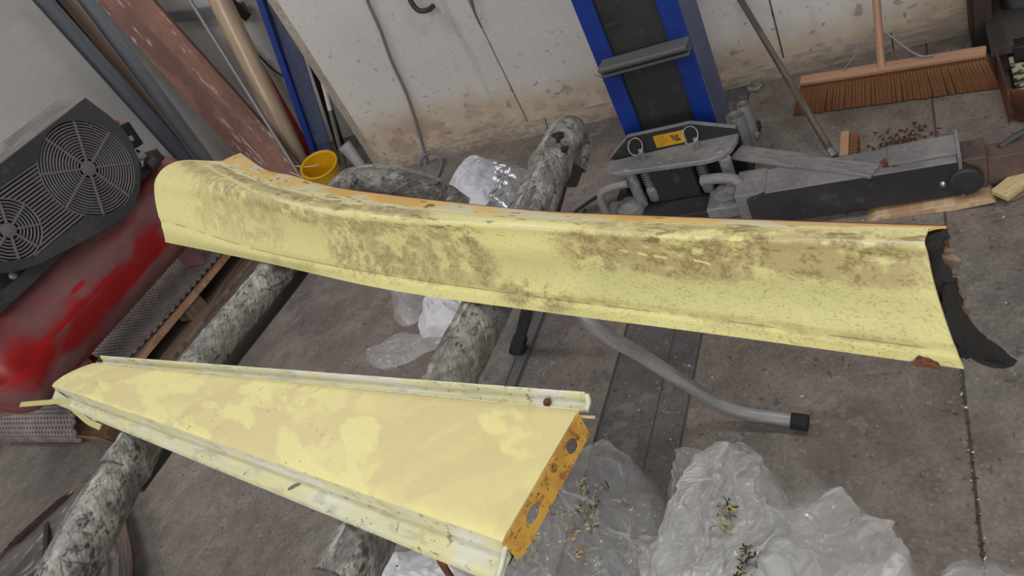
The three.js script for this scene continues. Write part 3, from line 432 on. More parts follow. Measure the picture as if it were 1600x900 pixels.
  part(t, 'narrow_end_fold', shell(20, 4, (u, v) => { const a = A.clone().addScaledVector(out, 0.002).add(V([0, -0.012, 0])), p = a.lerp(V([-1.634, 0.857, -0.583]), u * 0.9), q = V([-1.903, 0.86, -0.649]).lerp(V([-1.621, 0.852, -0.593]), u); p.lerp(q, v); return [p.x, p.y - 0.002, p.z]; }, 0.002), flangeMat);
  part(t, 'wire_stub', cyl([-0.455, 0.878, -0.564], [-0.433, 0.872, -0.567], 0.0022, 0.0022, 8), woodPale, 'thin pale stub at the wide end');
  part(t, 'under_bracket', tube([[-0.513, 0.86, -0.387], [-0.521, 0.84, -0.387], [-0.538, 0.82, -0.382]], 0.012, 10, 10), blackRubber, 'dark underside clip');
}

// ------------------------------------------------------------------ two-post lift
let liftPost;
{
  const t = liftPost = thing('vehicle_lift', 'blue lift column with black belt cover, grey carriage and a dark arm along the floor', 'vehicle lift', [-0.86, 0, -2.5]);
  const zf = -2.4, x0 = -1.03, x1 = -0.69, top = 3.0;
  part(t, 'column', [[x0, 0.03, zf - 0.22], [x0 + 0.068, 0.03, zf - 0.22]].length && plate([[x0, -zf], [x0 + 0.068, -zf], [x0 + 0.068, -zf + 0.06], [x0 + 0.06, -zf + 0.19], [x1 - 0.06, -zf + 0.19], [x1 - 0.068, -zf + 0.06], [x1 - 0.068, -zf], [x1, -zf], [x1, -zf + 0.22], [x0, -zf + 0.22]], [0, 0.03, 0], [1, 0, 0], [0, 0, -1], top - 0.03, [], 0.004), blueMat);
  part(t, 'column_side', boxUV(boxAt([x1 - 0.004, 0.03, zf - 0.216], [x1 + 0.002, top, zf - 0.012], 0.001)), blueDusty, 'dust-greyed right side of the column');
  part(t, 'belt_cover', boxUV(boxAt([x0 + 0.070, 0.1, zf - 0.02], [x1 - 0.070, top, zf - 0.012], 0.001)), beltMat, 'black rubber belt cover between the blue edges');
  parts(t, 'cover_trim', [boxAt([x0 + 0.064, 0.1, zf - 0.02], [x0 + 0.072, top, zf - 0.006], 0.001), boxAt([x1 - 0.072, 0.1, zf - 0.02], [x1 - 0.064, top, zf - 0.006], 0.001)], blackRubber);
  const by0 = [-1.006, 0.524, -2.33][1], bx0 = [-1.006, 0.524, -2.33][0], bx1 = [-0.687, 0.516, -2.33][0];
  const bump = part(t, 'door_bumper', [boxAt([bx0, by0 - 0.008, -2.40], [bx1, by0 + 0.002, -2.335], 0.003), boxAt([bx0, by0 + 0.018, -2.40], [bx1, by0 + 0.034, -2.322], 0.006), boxAt([bx0, by0 + 0.005, -2.40], [bx1, by0 + 0.014, -2.345], 0.002)], M(0x5f5e5f, 0.6), 'ribbed grey rubber bumper strip');
  part(bump, 'bumper_core', boxAt([bx0 + 0.004, by0 - 0.006, -2.40], [bx1 - 0.004, by0 + 0.03, -2.36], 0), M(0x5f5e5f, 0.6));
  part(t, 'base_plate', boxAt([-1.12, 0, -2.66], [-0.60, 0.03, -2.12], 0.004), liftDark);
  // carriage plate
  const ph = 0.185, pl = [[-1.083, -2.296], [-1.083, -2.235], [-1.068, -2.213], [-1.03, -2.204], [-0.700, -2.176], [-0.650, -2.184], [-0.615, -2.22], [-0.602, -2.27], [-0.604, -2.318]];
  const cp = part(t, 'carriage_plate', plate(pl.map(([x, z]) => [x, -z]), [0, ph, 0], [1, 0, 0], [0, 0, -1], 0.02, [], 0.004), liftGrey, 'grey carriage top plate');
  parts(cp, 'bolt_head', [[-0.998, 0.206, -2.217], [-0.655, 0.206, -2.218]].map((p) => lat([[0, 0.004], [0.012, 0.0035], [0.016, 0], [0.016, -0.003]], p, [p[0], p[1] + 1, p[2]], 20)), steel);
  parts(cp, 'rivet', [[-0.868, 0.206, -2.216], [-0.797, 0.206, -2.227]].map((p) => lat([[0, 0.002], [0.005, 0.001], [0.006, -0.002]], p, [p[0], p[1] + 1, p[2]], 12)), steel);
  const bkz = -2.318; const bk = plate([[-1.083, 0.203], [-1.083, 0.212], [-0.985, 0.282], [-0.75, 0.282], [-0.604, 0.226], [-0.604, 0.203]], [0, 0, bkz], [1, 0, 0], [0, 1, 0], 0.014, [], 0.002);
  const up = part(t, 'back_plate', bk, liftDark, 'dark upright plate carrying a yellow label');
  parts(up, 'back_plate_edge', [bar([-1.083, 0.210, bkz + 0.007], [-0.985, 0.284, bkz + 0.007], 0.005, 0.016, [0, 0, 1], 0.001), bar([-0.985, 0.284, bkz + 0.007], [-0.75, 0.284, bkz + 0.007], 0.005, 0.016, [0, 0, 1], 0.001), bar([-0.75, 0.284, bkz + 0.007], [-0.604, 0.228, bkz + 0.007], 0.005, 0.016, [0, 0, 1], 0.001)], liftGrey);
  const cv = document.createElement('canvas'); cv.width = 256; cv.height = 104; const cx = cv.getContext('2d');
  cx.fillStyle = '#c9971c'; cx.fillRect(0, 0, 256, 104); cx.fillStyle = '#6e5618';
  for (const [x, y, w] of [[22, 18, 60], [22, 36, 84], [22, 52, 70], [22, 66, 90], [22, 80, 48]]) { let q = x; while (q < x + w) { const l = 5 + 9 * rnd(); cx.fillRect(q, y, l, 5); q += l + 4; } }
  cx.fillStyle = '#5a4a20'; for (const [x, y, w, h] of [[140, 22, 26, 18], [150, 40, 50, 12], [176, 26, 30, 20], [146, 56, 66, 10], [170, 66, 46, 14]]) cx.fillRect(x, y, w, h);
  const lt = new THREE.CanvasTexture(cv); lt.colorSpace = THREE.SRGBColorSpace;
  const lp = [-0.89, 0.257, -2.303], lq = [-0.784, 0.236, -2.303]; const lg = new THREE.BoxGeometry(0.112, 0.05, 0.0015); lg.translate((lp[0] + lq[0]) / 2, 0.240, bkz + 0.0152);
  part(up, 'warning_label', lg, M(0xffffff, 0.55, { map: lt }), 'small yellow label with worn print');
  for (const [px, py, k] of [[1004, 243, 0], [1091, 225, 1]]) {
    const p = k ? [-0.735, 0.205, -2.259] : [-0.938, 0.205, -2.26];
    const pin = part(t, 'lock_pin', lat([[0, 0], [0.0105, 0], [0.0105, 0.036], [0.0095, 0.045], [0.006, 0.05], [0, 0.05]], [p[0], 0.2, p[2]], [p[0], 1, p[2]], 20), steel, 'steel locking pin with a pull ring');
    const cA = [0.95, 0.02, 0.3], cB = [0.1, 0.75, -0.66]; part(pin, 'pull_ring', ring([p[0] - 0.012, 0.266, p[2] + 0.004], 0.031, 0.0022, cA, cB, 40, 8), chrome);
    // spring under the plate
    const sp = []; for (let i = 0; i <= 90; i++) { const a = i / 90 * Math.PI * 2 * 7; sp.push([p[0] + 0.016 * Math.cos(a), 0.182 - i / 90 * 0.075, p[2] + 0.035 + 0.016 * Math.sin(a)]); }
    part(pin, 'spring', tube(sp, 0.0028, 300, 6), steel);
    part(pin, 'pin_shaft', [cyl([p[0], 0.19, p[2] + 0.035], [p[0], 0.04, p[2] + 0.035], 0.010, 0.010, 16), lat([[0.0, 0.05], [0.02, 0.05], [0.022, 0.09], [0.017, 0.108], [0, 0.108]], [p[0], 0, p[2] + 0.035], [p[0], 1, p[2] + 0.035], 20)], liftGrey);
  }
  parts(t, 'arm_pivot', [[[-0.995, 0.19, -2.246], 0], [[-0.642, 0.19, -2.217], 1]].map(([p]) => cyl([p[0], 0.03, p[2] + 0.02], [p[0], 0.186, p[2] + 0.02], 0.021, 0.021, 24)), galvMat, 'grey round pivot pins');
  part(t, 'carriage_body', [boxUV(boxAt([-0.945, 0.03, -2.38], [-0.765, 0.183, -2.215], 0.012)), boxUV(boxAt([-1.09, 0.03, -2.40], [-0.61, 0.183, -2.34], 0.004))], liftDark);
  parts(t, 'gear_segment', [[-1.035, -2.2], [-0.665, -2.185]].map(([x, z]) => lat([[0, 0.03], [0.05, 0.03], [0.05, 0.06], [0.03, 0.062], [0.03, 0.075], [0, 0.075]], [x, 0, z], [x, 1, z], 28)), liftGrey);
  const spare = thing('extension_tube', 'galvanised tube standing upright in front beside the blue column', 'tube', [-0.63, 0, -2.45], 'height adapter tubes beside the lift column');
  spare.userData.label = 'wide galvanised adapter tube standing at the foot of the blue column';
  const s1 = [-0.618, 0.23, -2.388]; part(spare, 'tube_body', hollow([s1[0], 0.1, s1[2]], [s1[0], 0.23, s1[2]], 0.032, 0.005, 32), galvMat);
  part(spare, 'tube_stub', hollow([s1[0], 0.031, s1[2]], [s1[0], 0.11, s1[2]], 0.026, 0.005, 32), galvMat);
  const spare2 = thing('extension_tube', 'narrower galvanised adapter tube with side bolts standing behind the wide one', 'tube', [-0.6, 0, -2.5], 'height adapter tubes beside the lift column');
  const s2 = [-0.588, 0.245, -2.415]; part(spare2, 'tube_body', [hollow([s2[0], 0.031, s2[2] - 0.01], [s2[0], 0.245, s2[2] - 0.01], 0.024, 0.004, 28), lat([[0.012, 0], [0.012, 0.006], [0, 0.006]], [s2[0] + 0.02, 0.12, s2[2] + 0.006], [s2[0] + 0.9, 0.12, s2[2] + 0.5], 8)], galvMat);
  // left arm stump: fork and thin bar
  const arm = part(t, 'left_arm_fork', [tube([[-1.12, 0.02, -2.17], [-1.125, 0.09, -2.175], [-1.11, 0.145, -2.18], [-1.07, 0.158, -2.185], [-1.0, 0.160, -2.19]], (u, a) => 0.016, 30, 10), boxAt([-1.13, 0.0, -2.26], [-0.98, 0.045, -2.12], 0.006)], liftGrey);
  part(t, 'cable_sheave_bar', tube([[-1.016, 0.13, -2.241], [-1.099, 0.11, -2.243], [-1.2, 0.07, -2.261], [-1.316, 0.02, -2.246]], 0.007, 20, 8), blackPaint, 'thin black bar running to the floor');
  part(t, 'left_arm_strap', bar([-1.034, 0.12, -2.321], [-1.277, 0.03, -2.278], 0.05, 0.008, [0, 1, 0]), liftGrey);
}
{
  
  const zf = -2.005, y1 = 0.15;
  const front = plate([[-0.56, 0.045], [-0.53, 0.035], [0.055, 0.03], [0.075, 0.05], [0.075, 0.10], [0.035, 0.15], [-0.50, 0.15], [-0.56, 0.13]], [0, 0, zf - 0.012], [1, 0, 0], [0, 1, 0], 0.012, [], 0.002);
  const t = part(liftPost, 'lift_arm', [boxUV(front), boxUV(boxAt([-0.52, 0.03, zf - 0.125], [0.02, 0.142, zf - 0.012], 0.002))], liftDark, 'dark grey telescopic arm lying along the floor');
  part(t, 'top_plate', boxUV(boxAt([-0.50, 0.140, zf - 0.13], [0.03, 0.1515, zf - 0.001], 0.003)), liftGrey, 'dusty grey upper face');
  part(t, 'raised_pad', boxUV(boxAt([-0.145, 0.150, zf - 0.125], [0.032, 0.162, zf - 0.028], 0.003)), liftGrey);
  part(t, 'end_collar', boxUV(boxAt([0.030, 0.03, zf - 0.135], [0.040, 0.170, zf + 0.004], 0.002)), liftGrey);
  part(t, 'pivot_disc', lat([[0, 0.018], [0.038, 0.018], [0.044, 0.013], [0.044, 0]], [0.045, 0.085, zf], [0.045, 0.085, zf + 1], 36), liftDark);
  part(t, 'bolt_head', lat([[0, 0.008], [0.006, 0.007], [0.0095, 0.003], [0.0095, 0]], [-0.012, 0.082, zf], [-0.012, 0.082, zf + 1], 20), chrome, 'shiny round bolt');
  part(t, 'inner_box', [boxUV(boxAt([0.03, 0.035, zf - 0.115], [0.10, 0.140, zf - 0.02], 0.003)), boxUV(boxAt([0.10, 0.025, zf - 0.10], [0.50, 0.125, zf - 0.03], 0.003))], M(0xffffff, 0.65, { map: metalTex([104, 84, 78], [84, 70, 66], [60, 54, 52], 300) }), 'browned telescopic section');
  parts(t, 'brace_strap', [bar([-0.615, 0.16, -2.258], [-0.398, 0.157, -2.139], 0.072, 0.012, [0, 1, 0], 0.003), bar([-0.408, 0.158, -2.144], [-0.179, 0.153, -2.021], 0.062, 0.012, [0, 1, 0], 0.003)], liftGrey, 'flat grey brace joining arm and carriage');
  part(t, 'hook_rod', tube([[0.133, 0.12, -2.08], [0.165, 0.13, -2.099], [0.216, 0.14, -2.123]], 0.010, 12, 10), darkSteel);
  part(t, 'pivot_fork', [tube([[-0.60, 0.02, -2.10], [-0.585, 0.10, -2.10], [-0.60, 0.145, -2.11], [-0.65, 0.158, -2.12], [-0.72, 0.152, -2.135]], 0.019, 30, 10), boxAt([-0.73, 0.0, -2.24], [-0.58, 0.05, -2.10], 0.008), boxUV(boxAt([-0.60, 0.0, -2.16], [-0.50, 0.145, -2.02], 0.006))], liftGrey, 'curved fork at the pivot end');
}
lone('timber_offcut', [plate([[-0.235, 0.0], [0.0, 0.0], [0.10, 0.012], [0.09, 0.03], [-0.02, 0.024], [-0.21, 0.015]], [0.013, 0, -2.016].map((q, i) => i === 2 ? q - 0.03 : q), [1, 0, 0.02], [0, 1, 0], 0.07, [], 0.002)], woodPale, 'long splintered pale timber offcut wedged beneath the lift arm', 'wood');
lone('timber_block', bar([0.12, 0.03, -1.98], [0.192, 0.045, -2.041], 0.055, 0.02, [0, 1, 0]), M(0xffffff, 0.8, { map: woodTex([214, 194, 150], [190, 168, 124], 310) }), 'short pale wooden block leaning on the end of the lift arm', 'wood');
lone('timber_offcut', bar([0.135, 0.014, -1.999], [0.223, 0.014, -2.049], 0.05, 0.022, [0, 1, 0]), woodGrey, 'greyish timber piece lying behind the short pale block', 'wood');

// ------------------------------------------------------------------ brooms, floor bits, cabinet on the right
{
  const a = V([-0.438, 0.115, -2.732]), b = V([0.154, 0.115, -2.645]), ax = new THREE.Vector3().subVectors(b, a), Lb = ax.length(); ax.normalize(); const nrm = new THREE.Vector3(-ax.z, 0, ax.x); if (nrm.z < 0) nrm.negate();
  const t = thing('push_broom', 'wide push broom with a wooden head and brown bristles resting near the back wall', 'broom', [(a.x + b.x) / 2, 0, (a.z + b.z) / 2]);
  const hb = bar(a.toArray(), b.toArray(), 0.042, 0.02, [0, 1, 0.2], 0.006);
  part(t, 'head_block', hb, woodBroom);
  const tufts = 58, gs = []; let r0 = 0;
  for (let i = 0; i < tufts; i++) for (let k = 0; k < 3; k++) {
    const s = (i + 0.5) / tufts, fl = (s - 0.5) * 0.07, p = a.clone().addScaledVector(ax, Lb * s).addScaledVector(nrm, (k - 1) * 0.018 + 0.012); p.y -= 0.014;
    const q = p.clone().addScaledVector(ax, fl + rr(-0.004, 0.004)).addScaledVector(nrm, 0.012 + (k - 1) * 0.010 + rr(-0.003, 0.003)); q.y = 0.004; gs.push(cyl(q.toArray(), p.toArray(), 0.0085, 0.0055, 7));
  }
  part(t, 'bristles', gs, bristleMat).userData.kind = 'stuff';
  const m = a.clone().lerp(b, 0.47), h2 = V([-0.145, 0.346, -2.745]); const dir = h2.clone().sub(m); const hp = m.clone().addScaledVector(dir, 5.2);
  part(t, 'handle', cyl(m.toArray(), hp.toArray(), 0.0135, 0.0125, 16), woodBroom, 'round wooden handle');
  const k = m.clone().addScaledVector(dir, 0.62); 
  part(t, 'brace_rod', tube([a.clone().lerp(b, 0.26).add(V([0, 0.016, 0])).toArray(), k.toArray()], 0.0028, 8, 8), steel);
  part(t, 'brace_rod', tube([a.clone().lerp(b, 0.745).add(V([0, 0.017, 0])).toArray(), a.clone().lerp(b, 0.68).add(V([0, 0.022, 0])).toArray(), k.toArray()], 0.0035, 12, 8), steel);
}
{
  const bot = V([-0.32, 0.05, -2.296]), top = V([-0.625, 0.379, -3]);
  const t = thing('deck_brush', 'long dark pole with a small scrubbing brush head, standing right of the column', 'broom', [bot.x, 0, bot.z]);
  const d = top.clone().sub(bot); part(t, 'handle', cyl(bot.toArray(), bot.clone().addScaledVector(d, 1.02).toArray(), 0.012, 0.012, 16), M(0xffffff, 0.55, { map: metalTex([110, 100, 94], [84, 76, 72], [60, 54, 50], 320) }), 'dull pole, worn brown');
  part(t, 'ferrule', [cyl(bot.clone().addScaledVector(d, -0.01).toArray(), bot.clone().addScaledVector(d, 0.03).toArray(), 0.0145, 0.0145, 16), ring(bot.clone().addScaledVector(d, 0.02).toArray(), 0.016, 0.003, [1, 0, 0], [0, 0.5, -0.8], 24, 8)], steel);
  part(t, 'head_block', bar([-0.285, 0.04, -2.272], [-0.278, 0.07, -2.371], 0.028, 0.05, [0, 1, 0]), woodBroom);
  const gs = []; const p0 = V([-0.275, 0.04, -2.269]), p1 = V([-0.266, 0.07, -2.358]); for (let i = 0; i < 14; i++) for (let k = 0; k < 3; k++) { const p = p0.clone().lerp(p1, (i + 0.5) / 14); p.y += (k - 1) * 0.013; gs.push(cyl(p.toArray(), [p.x + 0.028 + rr(-0.003, 0.003), p.y - 0.006, p.z + rr(-0.003, 0.003)], 0.004, 0.006, 6)); }
  part(t, 'bristles', gs, bristleMat).userData.kind = 'stuff';
}
{ const p = [-0.653, 0, -2.967]; lone('metal_puck', lat([[0, 0.022], [0.02, 0.022], [0.024, 0.019], [0.031, 0.017], [0.034, 0.012], [0.034, 0]], p, [p[0], 1, p[2]], 28), M(0xffffff, 0.6, { map: metalTex([150, 148, 140], [96, 96, 88], [60, 64, 56], 330) }), 'small round grey cap on the floor between column and broom', 'cap'); }
{
  const t = thing('workbench', 'dark brown wooden bench corner with a shelf, at the top right against the wall', 'workbench', [0.5, 0, -2.8]);
  const a = [0.118, 0, -3.071], b = [0.19, 0, -2.879];
  part(t, 'side_panel', boxUV(boxAt([0.125, 0, -3.03], [0.165, 0.92, -2.87], 0.003)), woodDark);
  part(t, 'front_post', boxUV(boxAt([0.135, 0, -2.88], [0.19, 0.92, -2.83], 0.004)), woodDark);
  part(t, 'lower_shelf', boxUV(boxAt([0.165, 0.10, -3.0], [1.3, 0.13, -2.62], 0.003)), M(0xffffff, 0.8, { map: woodTex([74, 66, 62], [54, 48, 46], 340) }));
  part(t, 'bench_top', boxUV(boxAt([0.10, 0.92, -3.03], [1.35, 0.97, -2.45], 0.004)), woodDark);
  part(t, 'far_panel', boxUV(boxAt([1.28, 0, -3.03], [1.32, 0.92, -2.5], 0.003)), woodDark);
  part(t, 'black_front', boxUV(boxAt([0.225, 0.0, -2.66], [1.28, 0.13, -2.60], 0.003)), blackPaint);
  const u = thing('rust_tray', 'rusty brown steel tray with pale crumbs inside, at the right edge of the picture', 'tray', [0.5, 0, -2.4]);
  const o = [0.182, 0.12, -2.545], i2 = [0.233, 0.02, -2.444]; const x0 = o[0], z0 = o[2];
  part(u, 'tray_wall', [plate([[0, 0.0], [0.03, -0.11], [0.6, -0.11], [0.6, 0]].map(([p, q]) => [p, q]), [x0, 0.12, z0 + 0.16], [1, 0, 0.55], [0, 1, 0], 0.006, [], 0.001), plate([[0, 0], [0.02, -0.11], [0.3, -0.11], [0.32, 0]], [x0, 0.12, z0 - 0.12], [0.02, 0, 1], [0, 1, 0], 0.006, [], 0.001), boxAt([x0 + 0.03, 0.01, z0 - 0.12], [x0 + 0.6, 0.018, z0 + 0.18], 0.001)], rustMat);
  part(u, 'crumbs', grid(40, 40, (s, v) => { const x = x0 + 0.03 + s * 0.5, z = z0 - 0.14 + v * 0.3; return [x, 0.06 + 0.04 * fbm(x * 30, z * 30, 4, 4), z]; }), M(0xffffff, 0.95, { map: tex(256, 256, (s, v) => lerp3([170, 162, 132], [50, 52, 52], sst(0.45, 0.55, fbm(s * 24, v * 24, 350, 4)))) })).userData.kind = 'stuff';
  lone('cap_bowl', lat([[0, 0.0], [0.05, 0], [0.06, 0.02], [0.055, 0.05], [0.03, 0.06], [0, 0.06]], [0.281, 0.13, -2.922], [0.09, 1.13, -0.934], 24), blackPaint, 'black rounded pot standing on the bench shelf', 'pot');
}

// ------------------------------------------------------------------ niche: things leaning in the corner
function lean(p, q, yTop = 1.7, y0 = 0.02) { const a = V(p), b = V(q), d = b.clone().sub(a); const f = (y) => a.clone().addScaledVector(d, (y - a.y) / d.y).toArray(); return [f(y0), f(yTop)]; }
const up2 = [0.6, 0.1, 0.8];
{
  const uChan = (p, q, w, d, m, name, label, face) => { const [a, b] = lean(p, q); const t = thing(name, label, 'steel profile', a.map((x, i) => i === 1 ? 0 : x), 'steel profiles leaning in the corner');
    const f = frameOf(a, b, face), X = new THREE.Vector3(), Yv = new THREE.Vector3(), Zv = new THREE.Vector3(); f.extractBasis(X, Yv, Zv); const off = (s, z) => [a, b].map((e) => V(e).addScaledVector(X, s).addScaledVector(Zv, z).toArray());
    part(t, 'web', bar(...off(0, 0), w, 0.006, face, 0.001), m); part(t, 'flange', bar(...off(-w / 2, d / 2), 0.006, d, face, 0.001), m); part(t, 'flange', bar(...off(w / 2, d / 2), 0.006, d, face, 0.001), m); return t; };
  const cl = [0.75, 0.2, 0.6];
  uChan([-4.146, 0.438, -3.05], [-4.322, 1.511, -3.12], 0.09, 0.045, steelBlue, 'steel_channel', 'blue-grey steel channel leaning leftmost in the corner, next to the compressor', cl);
  uChan([-3.922, 0.444, -3], [-4.014, 1.413, -3.12], 0.085, 0.05, M(0xffffff, 0.45, { metalness: 0.1, map: metalTex([110, 113, 119], [96, 99, 107], [128, 130, 134], 360) }), 'steel_channel', 'lighter grey steel channel leaning against the brown board', cl);
  { const [a, b] = lean([-4.224, 0.747, -3.2], [-4.354, 1.446, -3.28]); lone('timber_batten', bar(a, b, 0.09, 0.03, cl), woodGrey, 'weathered batten standing between the two steel channels', 'wood'); }
  { const [a, b] = lean([-4.3, 0.484, -3.22], [-4.362, 1.228, -3.3]); lone('dark_board', bar(a, b, 0.16, 0.02, cl), M(0x332d2a, 0.85), 'dark board in the shade behind the steel channels', 'wood'); }
  { const [a, b] = lean([-3.371, 0.222, -2.95], [-3.779, 1.323, -3.15]); lone('painted_board', bar(a, b, 0.25, 0.045, [0.45, 0.15, 0.85], 0.004), rustBoard, 'wide red-brown painted board with scraped white patches', 'board'); }
  { const [a, b] = lean([-3.605, 0.057, -3.25], [-3.884, 0.867, -3.38], 1.05); lone('timber_plank', bar(a, b, 0.11, 0.03, [0.3, 0.1, 0.9]), woodPale, 'pale timber plank behind the red-brown board', 'wood'); }
  { const [a, b] = lean([-3.264, 0.323, -2.98], [-3.414, 1.181, -3.2]); lone('steel_rod', cyl(a, b, 0.011, 0.011, 12), steel, 'thin grey steel rod leaning in front of the beige tube', 'rod'); }
  { const [a, b] = lean([-3.366, 0.179, -3.12], [-3.324, 1.105, -3.3]); lone('beige_tube', lat([[0.052, 0], [0.062, 0], [0.062, V(a).distanceTo(V(b))], [0.052, V(a).distanceTo(V(b))], [0.052, 0]], a, b, 36), tubeBeige, 'glossy beige plastic tube leaning against the niche wall', 'tube'); }
  lone('red_lever', bar(...lean([-3.543, 0.22, -3.42], [-3.563, 0.684, -3.5], 0.75, 0.001), 0.055, 0.02, [0.2, 0, 1]), M(0x9c1b1f, 0.5), 'dark red strip behind the beige tube', 'strip');
  { const [a, b] = lean([-3.248, 0.094, -3.2], [-3.039, 1.014, -3.3]); const t = thing('blue_profile', 'blue steel lift rail with scuffed grey web, leaning beside the end of the white wall', 'steel profile', a.map((x, i) => i === 1 ? 0 : x));
    const [c, d] = lean([-3.272, 0.121, -3.17], [-3.035, 1.026, -3.27]); const [e, g] = lean([-3.234, 0.091, -3.2], [-2.969, 0.991, -3.3]);
    part(t, 'edge_flange', bar(c, d, 0.035, 0.07, [0.35, 0, 0.9]), blueMat, 'clean blue edge flange'); part(t, 'web', boxUV(bar(e, g, 0.10, 0.012, [0.3, 0, 0.95])), blueScuffed, 'scuffed grey-blue web');
     }
  { const [a, b] = lean([-3.27, -0.057, -3.35], [-3.143, 0.455, -3.42], 1.3); lone('black_pipe', cyl(a, b, 0.03, 0.03, 16), blackPaint, 'black pipe standing in the shade behind the wall end', 'pipe'); }
  { const [a, b] = lean([-3.071, 0.104, -3.16], [-2.994, 0.496, -3.28], 0.75); const t = thing('white_pipe', 'thin pipe with a white upper end in the shade behind the wall end', 'pipe', a); part(t, 'lower_tube', cyl(a, V(a).lerp(V(b), 0.45).toArray(), 0.014, 0.014, 12), M(0x6c6a66, 0.6)); part(t, 'white_end', cyl(V(a).lerp(V(b), 0.45).toArray(), b, 0.0145, 0.0145, 12), M(0xcfcdc6, 0.6)); }
  { const p = [-2.972, -0.008, -3.14]; const b = [p[0], 0, p[2]]; lone('clear_cup', lat([[0.03, 0.0], [0.045, 0.16], [0.042, 0.16], [0.028, 0.006], [0, 0.006]], b, [b[0] - 0.25, 1, b[2] - 0.1], 24), film({ roughness: 0.1, opacity: 0.25 }), 'clear plastic beaker tucked against the wall end', 'cup'); }
  { const a = [-4.094, 1.131, -3.55], b = [-3.635, 0.995, -3.55]; lone('wall_rail', bar([a[0] - 0.3, a[1] + 0.03, a[2]], [b[0] + 0.2, b[1] - 0.02, b[2]], 0.06, 0.03, [0, 0, 1]), M(0x77787c, 0.6), 'grey flat rail fixed across the niche wall', 'rail'); }
  { const p = [-3.386, 0.983, -3.45]; lone('wall_bracket', bar([p[0] - 0.05, p[1] + 0.12, p[2]], [p[0] + 0.02, p[1] - 0.05, p[2]], 0.05, 0.03, [0, 0, 1]), M(0x3a302b, 0.8), 'dark bracket between beige tube and blue rail', 'bracket'); }
  lone('niche_cable', tube([[-3.592, 0.809, -3.57], [-3.59, 0.702, -3.57], [-3.559, 0.585, -3.57], [-3.49, 0.482, -3.57]], 0.005, 20, 8), blackRubber, 'thin dark cable on the niche wall behind the tube', 'cable');
}
{
  const t = thing('bucket', 'yellow plastic bucket tipped on the floor behind the long sill', 'bucket', [-3.241, 0, -3.029]);
  const m = V([-3.024, 0.19, -2.909]), ax = new THREE.Vector3(0.26, 0.94, 0.20).normalize(), p = m.clone().addScaledVector(ax, -0.22), q = m;
  part(t, 'pail', lat([[0, 0], [0.075, 0], [0.078, 0.004], [0.104, 0.216], [0.112, 0.218], [0.112, 0.226], [0.100, 0.226], [0.098, 0.216], [0.073, 0.006], [0, 0.006]], p.toArray(), q.toArray(), 44), yellowPlastic);
  part(t, 'handle', tube([[-3.116, 0.17, -2.842], [-3.286, 0.17, -2.943], [-3.418, 0.18, -3.009], [-3.333, 0.19, -2.995], [-3.08, 0.21, -2.881], [-2.96, 0.22, -2.847]], 0.0035, 30, 8), M(0xd8cfae, 0.6), 'pale wire handle');
}
// wall cables
lone('wall_cable', tube([[-2.201, 1.003, -3.02], [-2.238, 0.889, -3.02], [-2.257, 0.746, -3.02], [-2.293, 0.582, -3.02], [-2.314, 0.404, -3.02], [-2.356, 0.231, -3.02], [-2.403, 0.078, -3.02], [-2.408, 0.009, -2.98], [-2.446, -0.035, -2.94], [-2.441, 0.02, -2.97], [-2.392, 0.05, -2.99], [-2.31, 0.057, -2.97], [-2.271, 0.026, -2.93], [-2.248, 0.01, -2.814], [-2.251, 0.008, -2.713]], 0.0075, 160, 10), M(0x75757a, 0.6), 'grey cable hanging down the white wall and looping at the floor', 'cable');
lone('hose_stub', tube([[-1.978, 0.911, -2.99], [-1.99, 0.817, -2.97], [-1.973, 0.774, -2.97], [-1.938, 0.761, -2.98], [-1.936, 0.755, -3.03]], 0.012, 30, 12), M(0x3c3b37, 0.6), 'short dark curved hose end poking from the wall top', 'hose');
lone('cord_tail', tube([[-1.706, 0.808, -3.02], [-1.738, 0.713, -3.02], [-1.748, 0.656, -3.02], [-1.75, 0.593, -3.02]], (u) => 0.008 * (1.1 - 0.75 * u), 20, 10), M(0x68655a, 0.8), 'frayed dark cord end hanging over the wall joint', 'cord');

